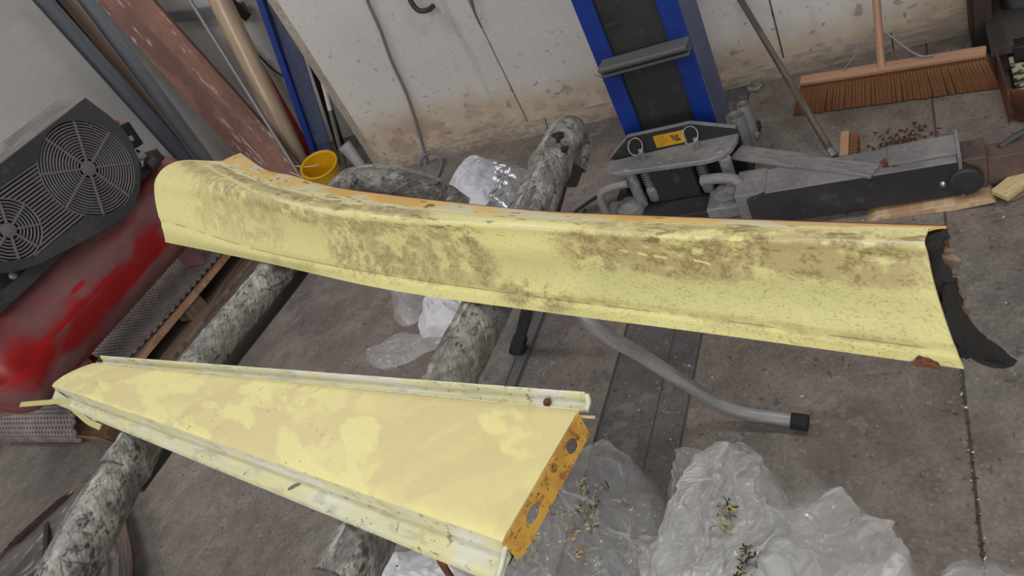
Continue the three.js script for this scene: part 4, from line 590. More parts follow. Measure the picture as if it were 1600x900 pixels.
// ------------------------------------------------------------------ compressor
{
  const tx = -3.4, ty = 0.534, tr = 0.23, za = -0.99, zb = -2.42;
  const t = thing('air_compressor', 'dusty red air compressor tank topped by a black belt guard with two round grilles', 'compressor', [tx, 0.14, -1.7]);
  const prof = []; for (let i = 0; i <= 14; i++) { const a = i / 14 * Math.PI / 2; prof.push([tr * Math.sin(a), 0.12 * (1 - Math.cos(a))]); } for (let i = 1; i < 10; i++) prof.push([tr, mix(0.12, za - zb - 0.12, i / 10)]); for (let i = 14; i >= 0; i--) { const a = i / 14 * Math.PI / 2; prof.push([tr * Math.sin(a), za - zb - 0.12 * (1 - Math.cos(a))]); }
  const tg = new THREE.LatheGeometry(prof.map(([r, y]) => new THREE.Vector2(Math.max(r, 0.0001), y)), 64);
  { const p = tg.attributes.position, uv = tg.attributes.uv; for (let i = 0; i < p.count; i++) { const k = i % prof.length, s = Math.floor(i / prof.length) / 64, a = s * Math.PI * 2, R = Math.hypot(p.getX(i), p.getZ(i)); uv.setXY(i, s, p.getY(i) / (za - zb)); p.setXYZ(i, tx + R * Math.cos(a), ty + R * Math.sin(a), za - p.getY(i)); } tg.computeVertexNormals(); const ix = tg.index.array; }
  part(t, 'tank', tg, Object.assign(tankMat, { side: THREE.DoubleSide }));
  // belt guard
  const gx = -3.1, dpt = 0.17; const G = (px) => px;
  const c1 = [[-3.1, 0.941, -1.874][2], [-3.1, 0.941, -1.874][1]], c2 = [[-3.1, 0.961, -1.441][2], [-3.1, 0.961, -1.441][1]], R1 = 0.205, R2 = 0.122, gTop = c1[1] + R1 + 0.014;
  const W = (p) => [-p[2], p[1]];                                // plate coordinates: a = -z (away), b = y
  const olA = [[0, gTop, [-3.1, 1.11, -2.087][2]], [-3.1, 1.051, -2.119], [-3.1, 0.983, -2.13], [-3.1, 0.908, -2.119], [-3.1, 0.841, -2.09], [-3.1, 0.782, -2.047], [-3.1, 0.734, -1.986], [-3.1, 0.702, -1.905], [-3.1, 0.698, -1.817], [-3.1, 0.727, -1.682], [-3.1, 0.796, -1.418], [-3.1, 0.841, -1.329], [-3.1, 0.909, -1.242], [-3.1, 0.949, -1.165], [-3.1, 1.06, -1.181], [-3.1, 1.146, -1.257], [0, gTop, [-3.1, 1.134, -1.389][2]]].map(W);
  const C1 = [-c1[0], c1[1]], C2 = [-c2[0], c2[1]];
  // opening: round the big fan, with the slatted field running to the small one
  const sT = W([-3.1, 1.086, -1.736]), sB = W([-3.1, 0.813, -1.724]), sT2 = W([-3.1, 1.111, -1.335]), sB2 = W([-3.1, 0.824, -1.437]), sB3 = W([-3.1, 0.895, -1.321]), sB4 = W([-3.1, 0.984, -1.231]);
  const ang = (p) => Math.atan2(p[1] - C1[1], p[0] - C1[0]); const a0 = ang(sT), a1 = ang(sB); const hole = [];
  { let s = a0, e = a1; while (e > s) e -= Math.PI * 2; for (let i = 0; i <= 40; i++) { const a = mix(s, e, i / 40); hole.push([C1[0] + R1 * Math.cos(a), C1[1] + R1 * Math.sin(a)]); } hole.push(sB2, sB3, sB4, sT2); }
  part(t, 'belt_guard', plate(olA, [gx - 0.012, 0, 0], [0, 0, -1], [0, 1, 0], 0.012, [hole], 0.003).translate(0, 0, 0), guardMat, 'black belt guard face');
  // rim wall of the guard, running back
  const rim = []; for (let i = 0; i < olA.length; i++) { const p = olA[i], q = olA[(i + 1) % olA.length]; rim.push([p, q]); }
  const wallG = (list) => { const g = []; for (const [p, q] of list) g.push(grid(1, 1, (u, v) => { const z = -mix(p[0], q[0], u), y = mix(p[1], q[1], u); return [gx - 0.006 - v * dpt, y + v * 0.03, z]; })); return mg(g); };
  part(t, 'guard_rim', wallG(rim.slice(0, -1)), Object.assign(guardMat.clone(), { side: THREE.DoubleSide }));
  part(t, 'guard_top', wallG(rim.slice(-1)), Object.assign(guardTop, { side: THREE.DoubleSide }), 'dust-greyed top face');
  part(t, 'guard_back', plate(olA.map(([a, b]) => [a, b + 0.03]), [gx - dpt - 0.016, 0, 0], [0, 0, -1], [0, 1, 0], 0.008, [], 0), guardMat);
  const A = [0, 0, -1], Bv = [0, 1, 0], fx = gx - 0.008;
  const fan = (c, R, n, hub, spokes, off) => { const g = []; for (let i = 1; i <= n; i++) g.push(ring([fx, c[1], -c[0]], hub + (R - hub) * i / n, 0.0042, A, Bv, 56, 6)); g.push(lat([[0, 0.006], [hub * 0.9, 0.006], [hub, 0]], [fx, c[1], -c[0]], [fx + 1, c[1], -c[0]], 24)); for (let k = 0; k < spokes; k++) { const a = off + k / spokes * Math.PI * 2, s = Math.sin(a), q = Math.cos(a); g.push(bar([fx + 0.002, c[1] + s * hub * 0.8, -(c[0] + q * hub * 0.8)], [fx + 0.002, c[1] + s * R, -(c[0] + q * R)], 0.009, 0.008, [1, 0, 0], 0.001)); } return g; };
  const f1 = part(t, 'fan_grille', fan(C1, R1, 14, 0.034, 8, 0.28), grilleMat, 'large round grille of fine rings'); part(t, 'fan_grille', fan(C2, R2, 7, 0.03, 8, 0.28), grilleMat, 'smaller round grille at the near end');
  const fanB = []; for (let k = 0; k < 6; k++) { const a = k / 6 * 6.283; fanB.push(bar([gx - 0.09, C1[1] + 0.04 * Math.sin(a), -(C1[0] + 0.04 * Math.cos(a))], [gx - 0.09, C1[1] + 0.17 * Math.sin(a), -(C1[0] + 0.17 * Math.cos(a))], 0.05, 0.02, [1, 0.4, 0], 0.004)); } fanB.push(ring([gx - 0.09, C1[1], -C1[0]], 0.18, 0.014, A, Bv, 48, 8));
  part(t, 'flywheel', fanB, M(0x58575a, 0.6));
  // slats between the two grilles
  const nS = 19; for (let i = 0; i < nS; i++) { const s = (i + 0.5) / nS; const e = [mix(sT2[0], sB2[0] , s), mix(sT2[1], sB2[1], s)], b = [mix(sT[0], sB[0], s), mix(sT[1], sB[1], s)];
    // start on the big circle, leave the small circle open
    const d = [e[0] - b[0], e[1] - b[1]], n = Math.hypot(...d); d[0] /= n; d[1] /= n; const rx = b[0] - C1[0], ry = b[1] - C1[1], bb = rx * d[0] + ry * d[1], disc = bb * bb - (rx * rx + ry * ry - R1 * R1); const st = disc > 0 ? Math.max(0, -bb + Math.sqrt(disc)) : 0;
    const r2x = b[0] - C2[0], r2y = b[1] - C2[1], b2 = r2x * d[0] + r2y * d[1], d2 = b2 * b2 - (r2x * r2x + r2y * r2y - R2 * R2); const segs = d2 > 0 ? [[st, -b2 - Math.sqrt(d2)], [-b2 + Math.sqrt(d2), n]] : [[st, n]];
    const gs = segs.filter(([x, y]) => y - x > 0.01).map(([x, y]) => bar([fx, b[1] + d[1] * x, -(b[0] + d[0] * x)], [fx, b[1] + d[1] * y, -(b[0] + d[0] * y)], 0.0085, 0.008, [1, 0, 0], 0.001)); parts(t, 'slat', gs, grilleMat); }
  part(t, 'guard_bracket', boxUV(plate([[0, 0], [0.36, 0.0], [0.36, 0.10], [0.2, 0.10]].map(([a, b]) => [a - 0, b]), [-3.19, 0.766, -1.305], [0, 0, -1], [0, 1, 0], 0.006, [], 0.001)), guardMat);
  part(t, 'bracket_bolt', lat([[0, 0.01], [0.012, 0.009], [0.016, 0]], [-3.16, 0.817, -1.346], [-2, [-3.16, 0.817, -1.346][1] + 0.3, [-3.16, 0.817, -1.346][2]], 16), steel);
  part(t, 'air_filter', lat([[0, 0], [0.036, 0], [0.04, 0.008], [0.04, 0.05], [0.03, 0.06], [0, 0.062]], [-3.24, 1.159, -1.703], [-3.12, 1.18, -1.685], 28), plasticGrey, 'round pale cap on the guard top');
  part(t, 'motor_bed', boxUV(boxAt([-3.45, 0.74, -2.25], [-3.17, 0.80, -1.2], 0.006)), guardMat);
  part(t, 'pump_block', [boxUV(boxAt([-3.6, 0.8, -2.0], [-3.3, 1.12, -1.72], 0.02)), cyl([-3.62, 0.93, -1.45], [-3.3, 0.93, -1.45], 0.12, 0.12, 28)], guardMat);
  part(t, 'foot', [bar([-3.486, 0.36, -1.427], [-3.547, 0.215, -1.458], 0.05, 0.012, [1, 0.5, 0.3])], dustRed, 'dusty steel foot'); part(t, 'foot_tip', bar([-3.551, 0.235, -1.457], [-3.523, 0.2, -1.454], 0.055, 0.02, [1, 0.5, 0.3]), tankRed, 'red tip of the foot');
  part(t, 'foot', boxAt([-3.6, 0.142, -1.42], [-3.44, 0.36, -1.40], 0.003), dustRed); part(t, 'foot', boxAt([-3.6, 0.142, -2.22], [-3.44, 0.36, -2.20], 0.003), dustRed);
  // switch and fittings at the far end of the guard
  const sw = part(t, 'pressure_switch', [bar([-3.2, 0.972, -2.191], [-3.2, 0.858, -2.175], 0.07, 0.07, [1, 0, 0], 0.008)], blackPaint, 'black switch box'); part(sw, 'switch_button', lat([[0, 0.02], [0.014, 0.018], [0.016, 0]], [-3.16, 0.987, -2.158], [-3.16, [-3.16, 0.987, -2.158][1] + 1, [-3.16, 0.987, -2.158][2]], 16), M(0xb81c22, 0.5), 'red button');
  parts(t, 'fitting', [bar([-3.15, 0.924, -2.155], [-3.15, 0.901, -2.148], 0.03, 0.02, [1, 0, 0], 0.002), lat([[0, 0], [0.018, 0], [0.02, 0.03], [0.012, 0.05], [0, 0.05]], [-3.2, 0.788, -2.12], [-3.1, 0.812, -2.145], 16), bar([-3.2, 0.835, -2.168], [-3.2, 0.779, -2.163], 0.05, 0.03, [1, 0, 0], 0.004)], chrome, 'bright metal fittings'); part(t, 'regulator_knob', lat([[0, 0], [0.028, 0], [0.032, 0.01], [0.032, 0.045], [0.026, 0.055], [0, 0.055]], [-3.15, 0.768, -2.131], [-3.13, 0.779, -2.191], 24), M(0x35332c, 0.6)); part(t, 'red_cap', lat([[0, 0.02], [0.014, 0.018], [0.016, 0]], [-3.2, 0.727, -2.173], [-3.15, 0.741, -2.159], 14), tankRed);
}
lone('air_hose', tube([[-3.2, 0.843, -2.177], [-3.25, 0.8, -2.229], [-3.3, 0.739, -2.31], [-3.4, 0.644, -2.448], [-3.5, 0.556, -2.544]], 0.006, 30, 8), blackRubber, 'thin black hose curving from the compressor switch toward the sill', 'hose');

// ------------------------------------------------------------------ pallet and rubber mat under the compressor
{
  const t = thing('pallet', 'wooden pallet under the mat, its edge boards showing beside the compressor', 'pallet', [-3.6, 0, -1.8]);
  part(t, 'deck_board', boxUV(boxAt([-4.15, 0.09, -2.62], [-3.38, 0.112, -1.28], 0.002)), woodGrey);
  part(t, 'edge_board', boxUV(boxAt([-3.37, 0.10, -2.6], [-3.34, 0.130, -1.3], 0.003)), woodBroom);
  part(t, 'bottom_board', boxUV(boxAt([-3.40, 0.0, -2.62], [-3.30, 0.022, -1.35], 0.003)), woodGrey);
  for (const z of [-2.55, -1.95, -1.40]) part(t, 'block', boxUV(boxAt([-3.47, 0.022, z - 0.06], [-3.37, 0.09, z + 0.06], 0.003)), woodGrey);
  for (const x of [-3.75, -4.0]) part(t, 'bottom_board', boxUV(boxAt([x - 0.05, 0, -2.62], [x + 0.05, 0.022, -1.3], 0.003)), woodGrey);
  // rubber ring mat, draped over the near end
  const P = 0.028, x0 = -4.05, x1 = -3.385, cols = Math.floor((x1 - x0) / P), z0 = -2.58, len = 1.525, rows = Math.floor(len / (P * 0.82)), th = 0.012, pos = [], uv = [];
  const bend = (x, s, h) => { const flat = 1.34, y0 = 0.138 + h; x -= 0.08 * sst(0.7, 1.5, s); if (s <= flat) return [x, y0, z0 + s]; const R = 0.11, a = Math.min((s - flat) / R, 1.5), k = s - flat - a * R; return [x, 0.138 - R + (R + h) * Math.cos(a) - k * Math.sin(a), z0 + flat + (R + h) * Math.sin(a) + k * Math.cos(a)]; };
  const tri = (...q) => { for (const [x, s, h] of q) { pos.push(...bend(x, s, h)); uv.push(x * 2, s * 2); } };
  for (let r = 0; r < rows; r++) for (let c = 0; c < cols; c++) {
    const xo = x0 + c * P + (r % 2 ? P / 2 : 0), so = r * P * 0.82, cx = xo + P / 2, cs = so + P * 0.41, O = [[0, 0], [0.5, 0], [1, 0], [1, 0.5], [1, 1], [0.5, 1], [0, 1], [0, 0.5]].map(([a, b]) => [xo + a * P, so + b * P * 0.82]), I = O.map((_, k) => { const a = -Math.PI * 0.75 + k * Math.PI / 4; return [cx + P * 0.33 * Math.cos(a), cs + P * 0.27 * Math.sin(a)]; });
    for (let k = 0; k < 8; k++) { const m = (k + 1) % 8; tri([...O[k], 0], [...I[k], 0], [...O[m], 0]); tri([...O[m], 0], [...I[k], 0], [...I[m], 0]); tri([...I[k], 0], [...I[k], -th], [...I[m], 0]); tri([...I[m], 0], [...I[k], -th], [...I[m], -th]); if (c === cols - 1 && k >= 2 && k < 4) { tri([...O[k], 0], [...O[m], 0], [...O[k], -th]); tri([...O[m], 0], [...O[m], -th], [...O[k], -th]); } }
  }
  const mgq = new THREE.BufferGeometry(); mgq.setAttribute('position', new THREE.Float32BufferAttribute(pos, 3)); mgq.setAttribute('uv', new THREE.Float32BufferAttribute(uv, 2)); mgq.computeVertexNormals();
  lone('rubber_mat', mgq, Object.assign(matMat, { side: THREE.DoubleSide }), 'grey perforated rubber mat under the compressor, drooping over the near end', 'mat');
}
{ const p = [-4.536, 0.02, -1.445]; lone('metal_disc', lat([[0, 0.03], [0.10, 0.03], [0.14, 0.02], [0.15, 0.0]], [p[0] - 0.1, 0.0, p[2]], [p[0] - 0.1, 1, p[2]], 36), M(0xffffff, 0.8, { map: metalTex([134, 122, 116], [112, 100, 96], [90, 80, 76], 380) }), 'dusty round disc at the left edge behind the drooping mat', 'disc'); }
{ const p = [-4.164, 0, -1.089]; lone('cork_roll', lat([[0, 0], [0.045, 0], [0.05, 0.01], [0.05, 0.04], [0, 0.05]], p, [p[0] - 1, 0.4, p[2] + 0.5], 24).translate(-0.02, 0.04, 0), cardMat, 'brown disc-shaped offcut at the left edge by the mat', 'offcut'); }
{
  const t = thing('cardboard_tray', 'crushed brown cardboard tray on the floor under the narrow end of the flat panel', 'cardboard', [-3.335, 0, -1.154]);
  const q = [[-3.735, 0, -1.335], [-3.351, 0, -1.278], [-3.271, 0, -1.154], [-3.55, 0, -1.175]].map((p) => [p[0], p[2]]);
  part(t, 'tray_base', plate(q.map(([x, z]) => [x, -z]), [0, 0.003, 0], [1, 0, 0], [0, 0, -1], 0.004, [], 0), cardMat);
  part(t, 'tray_side', shell(12, 3, (u, v) => { const a = V([-3.261, 0.005, -1.15]).lerp(V([-3.34, 0.005, -1.274]), u); return [a.x + 0.02 * v, a.y + 0.06 * v, a.z + 0.006 * fbm(u * 6, v, 3)]; }, 0.003), cardMat); part(t, 'tray_side', shell(12, 3, (u, v) => { const a = V([-3.535, 0.005, -1.167]).lerp(V([-3.254, 0.005, -1.143]), u); return [a.x, a.y + 0.05 * v, a.z + 0.015 * v + 0.006 * fbm(u * 6, v, 3)]; }, 0.003), cardMat);
}
// ------------------------------------------------------------------ dirty shell at lower left
{
  const t = thing('wheel_liner', 'dirty dark wheel-arch liner with white splashes, under the kinked rail at lower left', 'car part', [-2.8, 0, -0.6]);
  const h = 0.1, poly = [[-3.277, 0.1, -0.406], [-3.206, 0.1, -0.547], [-3.147, 0.1, -0.705], [-3.085, 0.1, -0.842], [-2.966, 0.1, -0.885], [-2.827, 0.1, -0.861], [-2.666, 0.1, -0.775], [-2.504, 0.1, -0.661], [-2.368, 0.1, -0.548], [-2.226, 0.1, -0.411], [-2.125, 0.1, -0.278], [-2.488, 0.1, -0.22]].map((p) => [p[0], p[2]]);
  const bx = poly.map((p) => p[0]), bz = poly.map((p) => p[1]), xa = Math.min(...bx), xb = Math.max(...bx), zA = Math.min(...bz), zB = Math.max(...bz), N = 100;
  const rim = new THREE.CatmullRomCurve3(poly.map(([x, z]) => new THREE.Vector3(x, h, z)), true, 'centripetal');
  const cen = new THREE.Vector3(poly.reduce((s, p) => s + p[0], 0) / poly.length, h, poly.reduce((s, p) => s + p[1], 0) / poly.length);
  part(t, 'bowl', shell(96, 24, (u, v) => { const p = rim.getPointAt(u % 1).lerp(cen, 0.97 * v); const d = -0.07 * sst(0, 0.35, v) + 0.012 * (fbm(p.x * 12, p.z * 12, 3, 4) - 0.5) + 0.03 * Math.exp(-(((u - 0.25) / 0.03) ** 2)) * v; return [p.x, h + d, p.z]; }, 0.004), linerMat);
  part(t, 'rim', tube(poly.map(([x, z]) => [x, h + 0.004, z]), (s, a, l) => 0.007 + 0.003 * fbm(l * 30, a, 4, 3), 160, 10, true), M(0xffffff, 0.8, { map: metalTex([112, 92, 80], [74, 60, 54], [140, 116, 100], 390) }), 'brown rolled rim');
  const gs = []; for (let i = 0; i < 26; i++) { const s = rr(0, 1), a = V([-3.206, 0.1, -0.547]).lerp(V([-3.061, 0.1, -0.852]), s * 0.75), d = V([-3.061, 0.1, -0.852]).sub(V([-3.206, 0.1, -0.547])).multiplyScalar(rr(0.18, 0.3)); a.add(V([rr(-0.008, 0.014), rr(0, 0.018), rr(-0.008, 0.012)])); gs.push(tube([a.toArray(), a.clone().addScaledVector(d, 0.5).add(V([rr(-0.004, 0.004), rr(-0.004, 0.006), 0])).toArray(), a.clone().add(d).toArray()], (u) => 0.0035 * (1 - 0.6 * u), 8, 6)); }
  part(t, 'frayed_edge', gs, M(0x3c302a, 0.9), 'frayed brown edge strands').userData.kind = 'stuff';
  part(t, 'rib', bar([-3.151, 0.09, -0.753], [-2.922, 0.05, -0.518], 0.02, 0.02, [0, 1, 0]), M(0x3a2a24, 0.8));
}

// ------------------------------------------------------------------ film, cloth and foil
function sheet(poly, H, o) {                                    // crumpled film over an outline on the floor: poly [[x, z]]; two layers, as a bag has
  const layer = (sd, k, H, lift) => {
    const rim = new THREE.CatmullRomCurve3(poly.map(([x, z]) => new THREE.Vector3(x, 0, z)), true, 'centripetal'), n = poly.length;
    const cx = poly.reduce((s, p) => s + p[0], 0) / n, cz = poly.reduce((s, p) => s + p[1], 0) / n, f = o.f ?? 7, NU = o.nu ?? 300, NV = o.nv ?? 110;
    const ring = [...Array(NU)].map((_, i) => rim.getPointAt(i / NU)), size = Math.min(...ring.map((p) => Math.hypot(p.x - cx, p.z - cz)));
    return grid(NU, NV, (u, v) => {
      const i = Math.round(u * NU) % NU, p = ring[i], w = 0.05 * (fbm(p.x * 11, p.z * 11, sd, 4) - 0.5) * (1 - v), q = v * v * (2 - v), x = mix(p.x, cx, q * 0.985) * k + cx * (1 - k) + w, z = mix(p.z, cz, q * 0.985) * k + cz * (1 - k) + w * 0.6;
      const d = q * Math.hypot(p.x - cx, p.z - cz), e = sst(0, o.soft ?? 0.08, d);
      const dr = o.dir ?? 0.6, al = (x * Math.cos(dr) + z * Math.sin(dr)) * (o.an ?? 1), ac = z * Math.cos(dr) - x * Math.sin(dr), c = crumple(al, ac, f, sd, 6), c2 = crumple(al + 3, ac, f * 2.4, sd + 5, 5), c3 = crumple(x, z + 5, f * 6.5, sd + 8, 4), big = fbm(x * 5 + sd, z * 5, sd + 6, 2);
      const h = (o.base ?? 0.003) + Math.pow(e, o.pw ?? 0.55) * H * (0.25 + 0.75 * c + 0.6 * (big - 0.4)) + (0.15 + 0.85 * e) * (H * (o.fine ?? 0.20) * c2 + H * (o.fine ?? 0.2) * 0.3 * c3) + lift * e;
      const wp = (o.warp ?? 0.03) * e, wx = 2 * (fbm(x * 9, z * 9, sd + 2, 3) - 0.5), wz = 2 * (fbm(x * 9, z * 9, sd + 4, 3) - 0.5);
      return [x + wp * (wx + 0.8 * (c2 - 0.4)), Math.max(h, 0.002), z + wp * (wz + 0.8 * (c - 0.4))];
    });
  };
  return o.inner ? layer(o.sd + 77, 0.96, H * 0.72, 0) : layer(o.sd, 1, H, o.single ? 0 : 0.004);
}
const XZ = (list) => list.map((p) => [p[0], p[2]]);
const clearFilm = new THREE.MeshPhysicalMaterial({ color: 0xfbfbfb, roughness: 0.13, transmission: 0.88, thickness: 0, ior: 1.45, side: THREE.DoubleSide });
function bag(name, P, H, o, milk, label) {                       // clear outer film over a milky inner one
  const c = [P.reduce((s, p) => s + p[0], 0) / P.length, 0, P.reduce((s, p) => s + p[1], 0) / P.length], t = thing(name, label, 'plastic', c);
  part(t, 'outer_film', sheet(P, H, o), clearFilm); part(t, 'inner_film', sheet(P, H, { ...o, inner: 1 }), film({ opacity: milk }), 'milky film inside');
}
bag('plastic_sheet', XZ([[-1.075, 0, -0.64], [-1.107, 0, -0.828], [-1.104, 0, -0.945], [-1.08, 0, -0.997], [-1.019, 0, -1.047], [-0.959, 0, -1.084], [-0.893, 0, -1.134], [-0.83, 0, -1.11], [-0.754, 0, -1.055], [-0.678, 0, -0.967], [-0.638, 0, -0.882], [-0.622, 0, -0.696]]), 0.075, { sd: 401, f: 5, soft: 0.04, warp: 0.07, dir: 0.9, an: 0.4, fine: 0.34, nu: 420, nv: 170 }, 0.12, 'thin clear plastic sheet littered with paint flakes, beside the flat panel');
bag('plastic_sheet', XZ([[-0.651, 0, -0.692], [-0.661, 0, -0.881], [-0.659, 0, -0.986], [-0.628, 0, -1.072], [-0.585, 0, -1.121], [-0.546, 0, -1.141], [-0.472, 0, -1.113], [-0.404, 0, -1.024], [-0.379, 0, -0.966], [-0.352, 0, -0.729]]), 0.16, { sd: 433, f: 6, soft: 0.05, warp: 0.07, dir: 1.75, an: 0.3, fine: 0.26, nu: 420, nv: 170 }, 0.5, 'crumpled whitish plastic bag, peaked, in the middle of the heap');
bag('plastic_sheet', XZ([[-0.423, 0, -0.72], [-0.414, 0, -0.964], [-0.374, 0, -1.003], [-0.312, 0, -1.033], [-0.244, 0, -0.996], [-0.188, 0, -0.923], [-0.153, 0, -0.882], [-0.125, 0, -0.836], [-0.123, 0, -0.757]]), 0.13, { sd: 466, f: 4.5, soft: 0.08, warp: 0.06, dir: 2.1, an: 0.35, fine: 0.17, nu: 420, nv: 170 }, 0.34, 'smooth billowing clear plastic bag at the right of the heap');
bag('plastic_sheet', XZ([[-0.117, 0, -0.783], [-0.091, 0, -0.85], [-0.034, 0, -0.874], [0.019, 0, -0.871], [0.056, 0, -0.838], [0.039, 0, -0.777]]), 0.05, { sd: 471, soft: 0.04, nu: 160, nv: 50 }, 0.25, 'small clear plastic piece at the bottom right corner');
bag('plastic_bag', XZ([[-2.15, 0, -2.013], [-2.057, 0, -1.88], [-1.978, 0, -1.758], [-1.906, 0, -1.707], [-1.857, 0, -1.727], [-1.862, 0, -1.817], [-1.874, 0, -1.931], [-1.933, 0, -2.019]]), 0.07, { sd: 480, soft: 0.06, f: 6, nu: 160, nv: 60 }, 0.3, 'greyish clear bag half under the long sill');
bag('plastic_bag', XZ([[-2.002, 0, -1.545], [-1.958, 0, -1.609], [-1.886, 0, -1.657], [-1.7, 0, -1.659], [-1.645, 0, -1.703], [-1.592, 0, -1.648], [-1.638, 0, -1.588], [-1.738, 0, -1.548], [-1.805, 0, -1.499], [-1.887, 0, -1.479]]), 0.04, { sd: 488, soft: 0.04, f: 8, nu: 200, nv: 60 }, 0.3, 'flattened clear plastic bag trailing left from the wrapped rail');
lone('white_rag', sheet(XZ([[-1.828, 0.02, -1.694], [-1.856, 0.02, -1.789], [-1.838, 0.02, -1.86], [-1.76, 0.02, -1.886], [-1.599, 0.02, -1.834], [-1.547, 0.02, -1.74], [-1.609, 0.02, -1.648], [-1.702, 0.02, -1.624], [-1.774, 0.02, -1.634]]), 0.10, { sd: 495, soft: 0.10, f: 6, base: 0.004, fine: 0.14, pw: 0.8, an: 0.5, single: 1, nu: 200, nv: 90 }), clothMat, 'crumpled white rag beside the wrapped rail under the sill', 'cloth');
lone('white_rag', sheet(XZ([[-1.448, 0, -0.594], [-1.479, 0, -0.691], [-1.459, 0, -0.741], [-1.406, 0, -0.773], [-1.301, 0, -0.79], [-1.215, 0, -0.79], [-1.139, 0, -0.632]]), 0.08, { sd: 511, soft: 0.07, f: 7, base: 0.004, fine: 0.16, an: 0.5, single: 1, nu: 240, nv: 90 }), clothMat, 'crumpled white rag on the floor beneath the front edge of the flat panel', 'cloth');
bag('plastic_bag', XZ([[-1.53, 0, -0.783], [-1.477, 0, -0.82], [-1.349, 0, -0.845], [-1.256, 0, -0.836], [-1.254, 0, -0.805], [-1.368, 0, -0.788], [-1.494, 0, -0.762]]), 0.04, { sd: 519, soft: 0.04, f: 9, nu: 160, nv: 50 }, 0.3, 'clear plastic film lying behind the rag under the flat panel');
{
  const t = thing('foil_package', 'silver foil package with a white translucent top, on the floor behind the sill', 'package', [-1.916, 0, -2.675]);
  const P = XZ([[-2.121, 0.03, -2.617], [-2.033, 0.03, -2.814], [-1.949, 0.03, -2.864], [-1.717, 0.03, -2.734], [-1.677, 0.03, -2.68], [-1.676, 0.03, -2.41], [-1.852, 0.03, -2.423], [-2.021, 0.03, -2.48]]);
  part(t, 'foil_wrap', sheet(P, 0.07, { sd: 530, f: 8, soft: 0.08, warp: 0.03, single: 1, nu: 160, nv: 60 }), M(0xc9cbd0, 0.24, { metalness: 0.8, side: THREE.DoubleSide }), 'shiny silver foil');
  const Q = XZ([[-2.072, 0.05, -2.567], [-2.018, 0.05, -2.76], [-1.944, 0.05, -2.812], [-1.828, 0.05, -2.731], [-1.767, 0.05, -2.59], [-1.777, 0.05, -2.411], [-1.934, 0.05, -2.433]]); part(t, 'white_lining', sheet(Q, 0.10, { sd: 545, f: 4, soft: 0.10, warp: 0.015, base: 0.04, single: 1, nu: 160, nv: 60 }), M(0xdedde8, 0.5, { side: THREE.DoubleSide, transparent: true, opacity: 0.86 }), 'milky white upper layer');
}
lone('rust_bracket', shell(24, 3, (u, v) => { const c = resample([[-0.658, 0.8, -0.411], [-0.685, 0.76, -0.414], [-0.716, 0.71, -0.421], [-0.732, 0.66, -0.425], [-0.737, 0.62, -0.424]]).getPointAt(u); return [c.x + (v - 0.5) * 0.022, c.y, c.z + (v - 0.5) * 0.006 + 0.004 * Math.sin(v * 3)]; }, 0.004), rustMat, 'curved rusty strap hanging below the front edge of the flat panel', 'bracket');
lone('yellow_plate', plate([[0, 0], [0.03, 0], [0.032, -0.035], [0.022, -0.06], [0.006, -0.055], [-0.004, -0.02]], [-0.578, 0.84, -0.373], [0.9, 0, 0.4], [0, 1, 0], 0.003, [], 0.0008), M(0xc89c26, 0.6), 'small chipped yellow metal piece hanging below the panel corner', 'metal piece');
// floor trim strip with its raised ridge
lone('floor_strip', [boxUV(boxAt([-1.318, 0, -2.30], [-1.262, 0.004, -0.6], 0.001)), boxUV(boxAt([-1.276, 0, -2.30], [-1.266, 0.012, -0.6], 0.003)), boxUV(boxAt([-1.316, 0, -2.30], [-1.310, 0.008, -0.6], 0.002))], M(0x6a686a, 0.45, { metalness: 0.4 }), 'narrow grey metal channel strip along the floor past the wrapped rail', 'strip');

// ------------------------------------------------------------------ litter
function litter(name, n, place, shapeF, mats, label, cat) {
  const list = mats.map(() => []); for (let i = 0; i < n; i++) { const p = place(i); if (!p) continue; const g = shapeF(); g.rotateX(rr(-0.5, 0.5)); g.rotateY(rr(0, 6.28)); g.rotateZ(rr(-0.4, 0.4)); g.translate(...p); list[Math.floor(rnd() * mats.length)].push(g); }
  const t = thing(name, label, cat); t.userData.kind = 'stuff'; list.forEach((l, i) => { if (l.length) part(t, 'flakes', l, mats[i]); });
}
const flake = (a, b) => () => { const s = rr(a, b), g = new THREE.TetrahedronGeometry(s, 0); g.scale(rr(0.5, 1.6), 0.22, rr(0.4, 0.9)); return g; };
const curl = () => { if (rnd() < 0.6) return flake(0.003, 0.008)(); const L = rr(0.006, 0.024), k = rr(-0.014, 0.014); return tube([[-L / 2, 0, 0], [0, rr(0.001, 0.006), k * 0.5], [L / 2, 0, k]], 0.0010 + 0.0014 * rnd(), 5, 5); };
const pale = M(0xcfcac0, 0.8), chipY = M(0xbfb072, 0.7), chipO = M(0xa07a3c, 0.7), chipD = M(0x3a332e, 0.9), rustC = M(0x5a3826, 0.95);
litter('floor_crumbs', 260, () => { const x = rr(-2.4, 0.5), z = rr(-2.4, -0.75); return [x, 0.002, z]; }, flake(0.0025, 0.006), [pale, pale, chipD, chipY], 'scattered pale and dark crumbs over the concrete floor', 'debris');
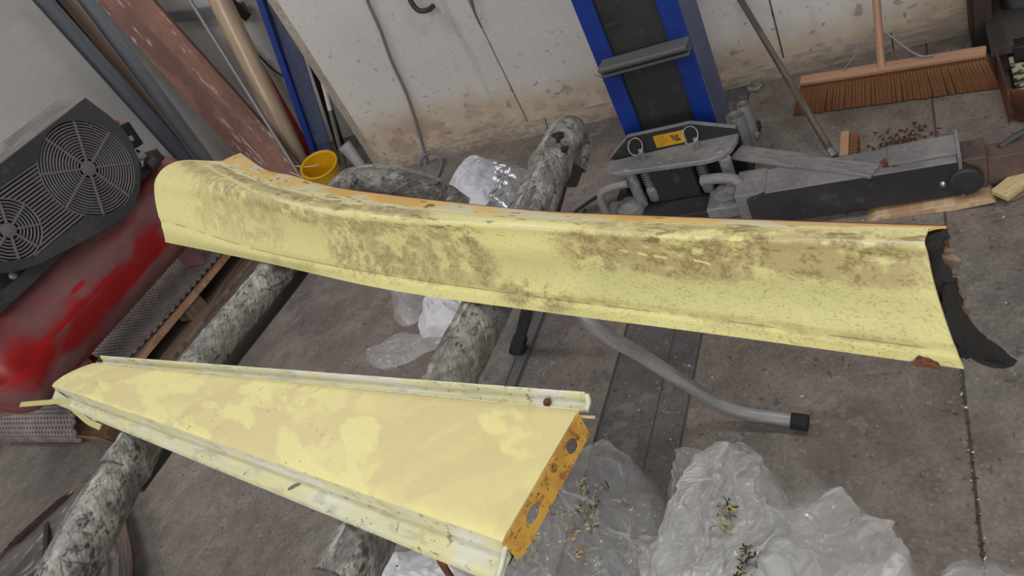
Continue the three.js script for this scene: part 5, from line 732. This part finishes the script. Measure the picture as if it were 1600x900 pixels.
litter('joint_crumbs', 90, () => { const z = rr(-1.45, -0.8); return [-0.017 + rr(-0.008, 0.008), 0.002, z]; }, flake(0.0025, 0.005), [pale, chipD, chipD, chipD], 'dark and pale crumbs lying in the floor joint at the right', 'debris');
{ const c1 = [-0.115, 0, -2.365], c2 = [-0.132, 0.155, -2.055]; litter('rust_scale', 240, () => { const a = rr(0, 6.28), r = 0.16 * Math.sqrt(rnd()) * rr(0.2, 1); return [c1[0] + r * Math.cos(a) * 0.9, 0.003, c1[2] + r * Math.sin(a) * 0.8]; }, flake(0.004, 0.011), [rustC, chipD, rustC], 'dark rust scale scattered on the floor behind the lift arm', 'debris'); litter('rust_scale', 60, () => { const a = rr(0, 6.28), r = 0.035 * Math.sqrt(rnd()); return [c2[0] + r * Math.cos(a), 0.155, c2[2] + r * Math.sin(a) * 0.7]; }, flake(0.004, 0.009), [rustC, M(0x6e3c22, 0.95)], 'reddish rust flakes lying on top of the lift arm', 'debris'); }
{ const P = XZ([[-1.056, 0, -0.743], [-1.061, 0, -0.927], [-0.943, 0, -0.993], [-0.827, 0, -0.978], [-0.667, 0, -0.863], [-0.652, 0, -0.783]]), xs = P.map((p) => p[0]), zs = P.map((p) => p[1]);
  const pl = () => { const x = rr(Math.min(...xs), Math.max(...xs)), z = rr(Math.min(...zs), Math.max(...zs)); return inPoly(x, z, P) && fbm(x * 14, z * 14, 600, 3) > 0.53 ? [x, rr(0.05, 0.085), z] : null; };
  litter('paint_flakes', 900, pl, curl, [chipY, chipO, chipD, M(0x6a5c46, 0.9), M(0xb9ad84, 0.8)], 'yellow and dark curled paint flakes on the clear plastic sheet', 'debris');
  const c = [[-0.493, 0.12, -0.87], [-0.435, 0.12, -0.769]]; litter('paint_flakes', 200, (i) => { const q = c[i % 2]; return [q[0] + rr(-0.018, 0.018), 0.115 + rr(-0.01, 0.02), q[2] + rr(-0.04, 0.04)]; }, curl, [M(0x8d8c78, 0.85), chipD, chipY], 'grey-green scrapings in the fold of the whitish plastic bag', 'debris'); }

scene.traverse((o) => { if (o.isMesh) { o.castShadow = true; o.receiveShadow = true; } });
renderer.render(scene, camera);
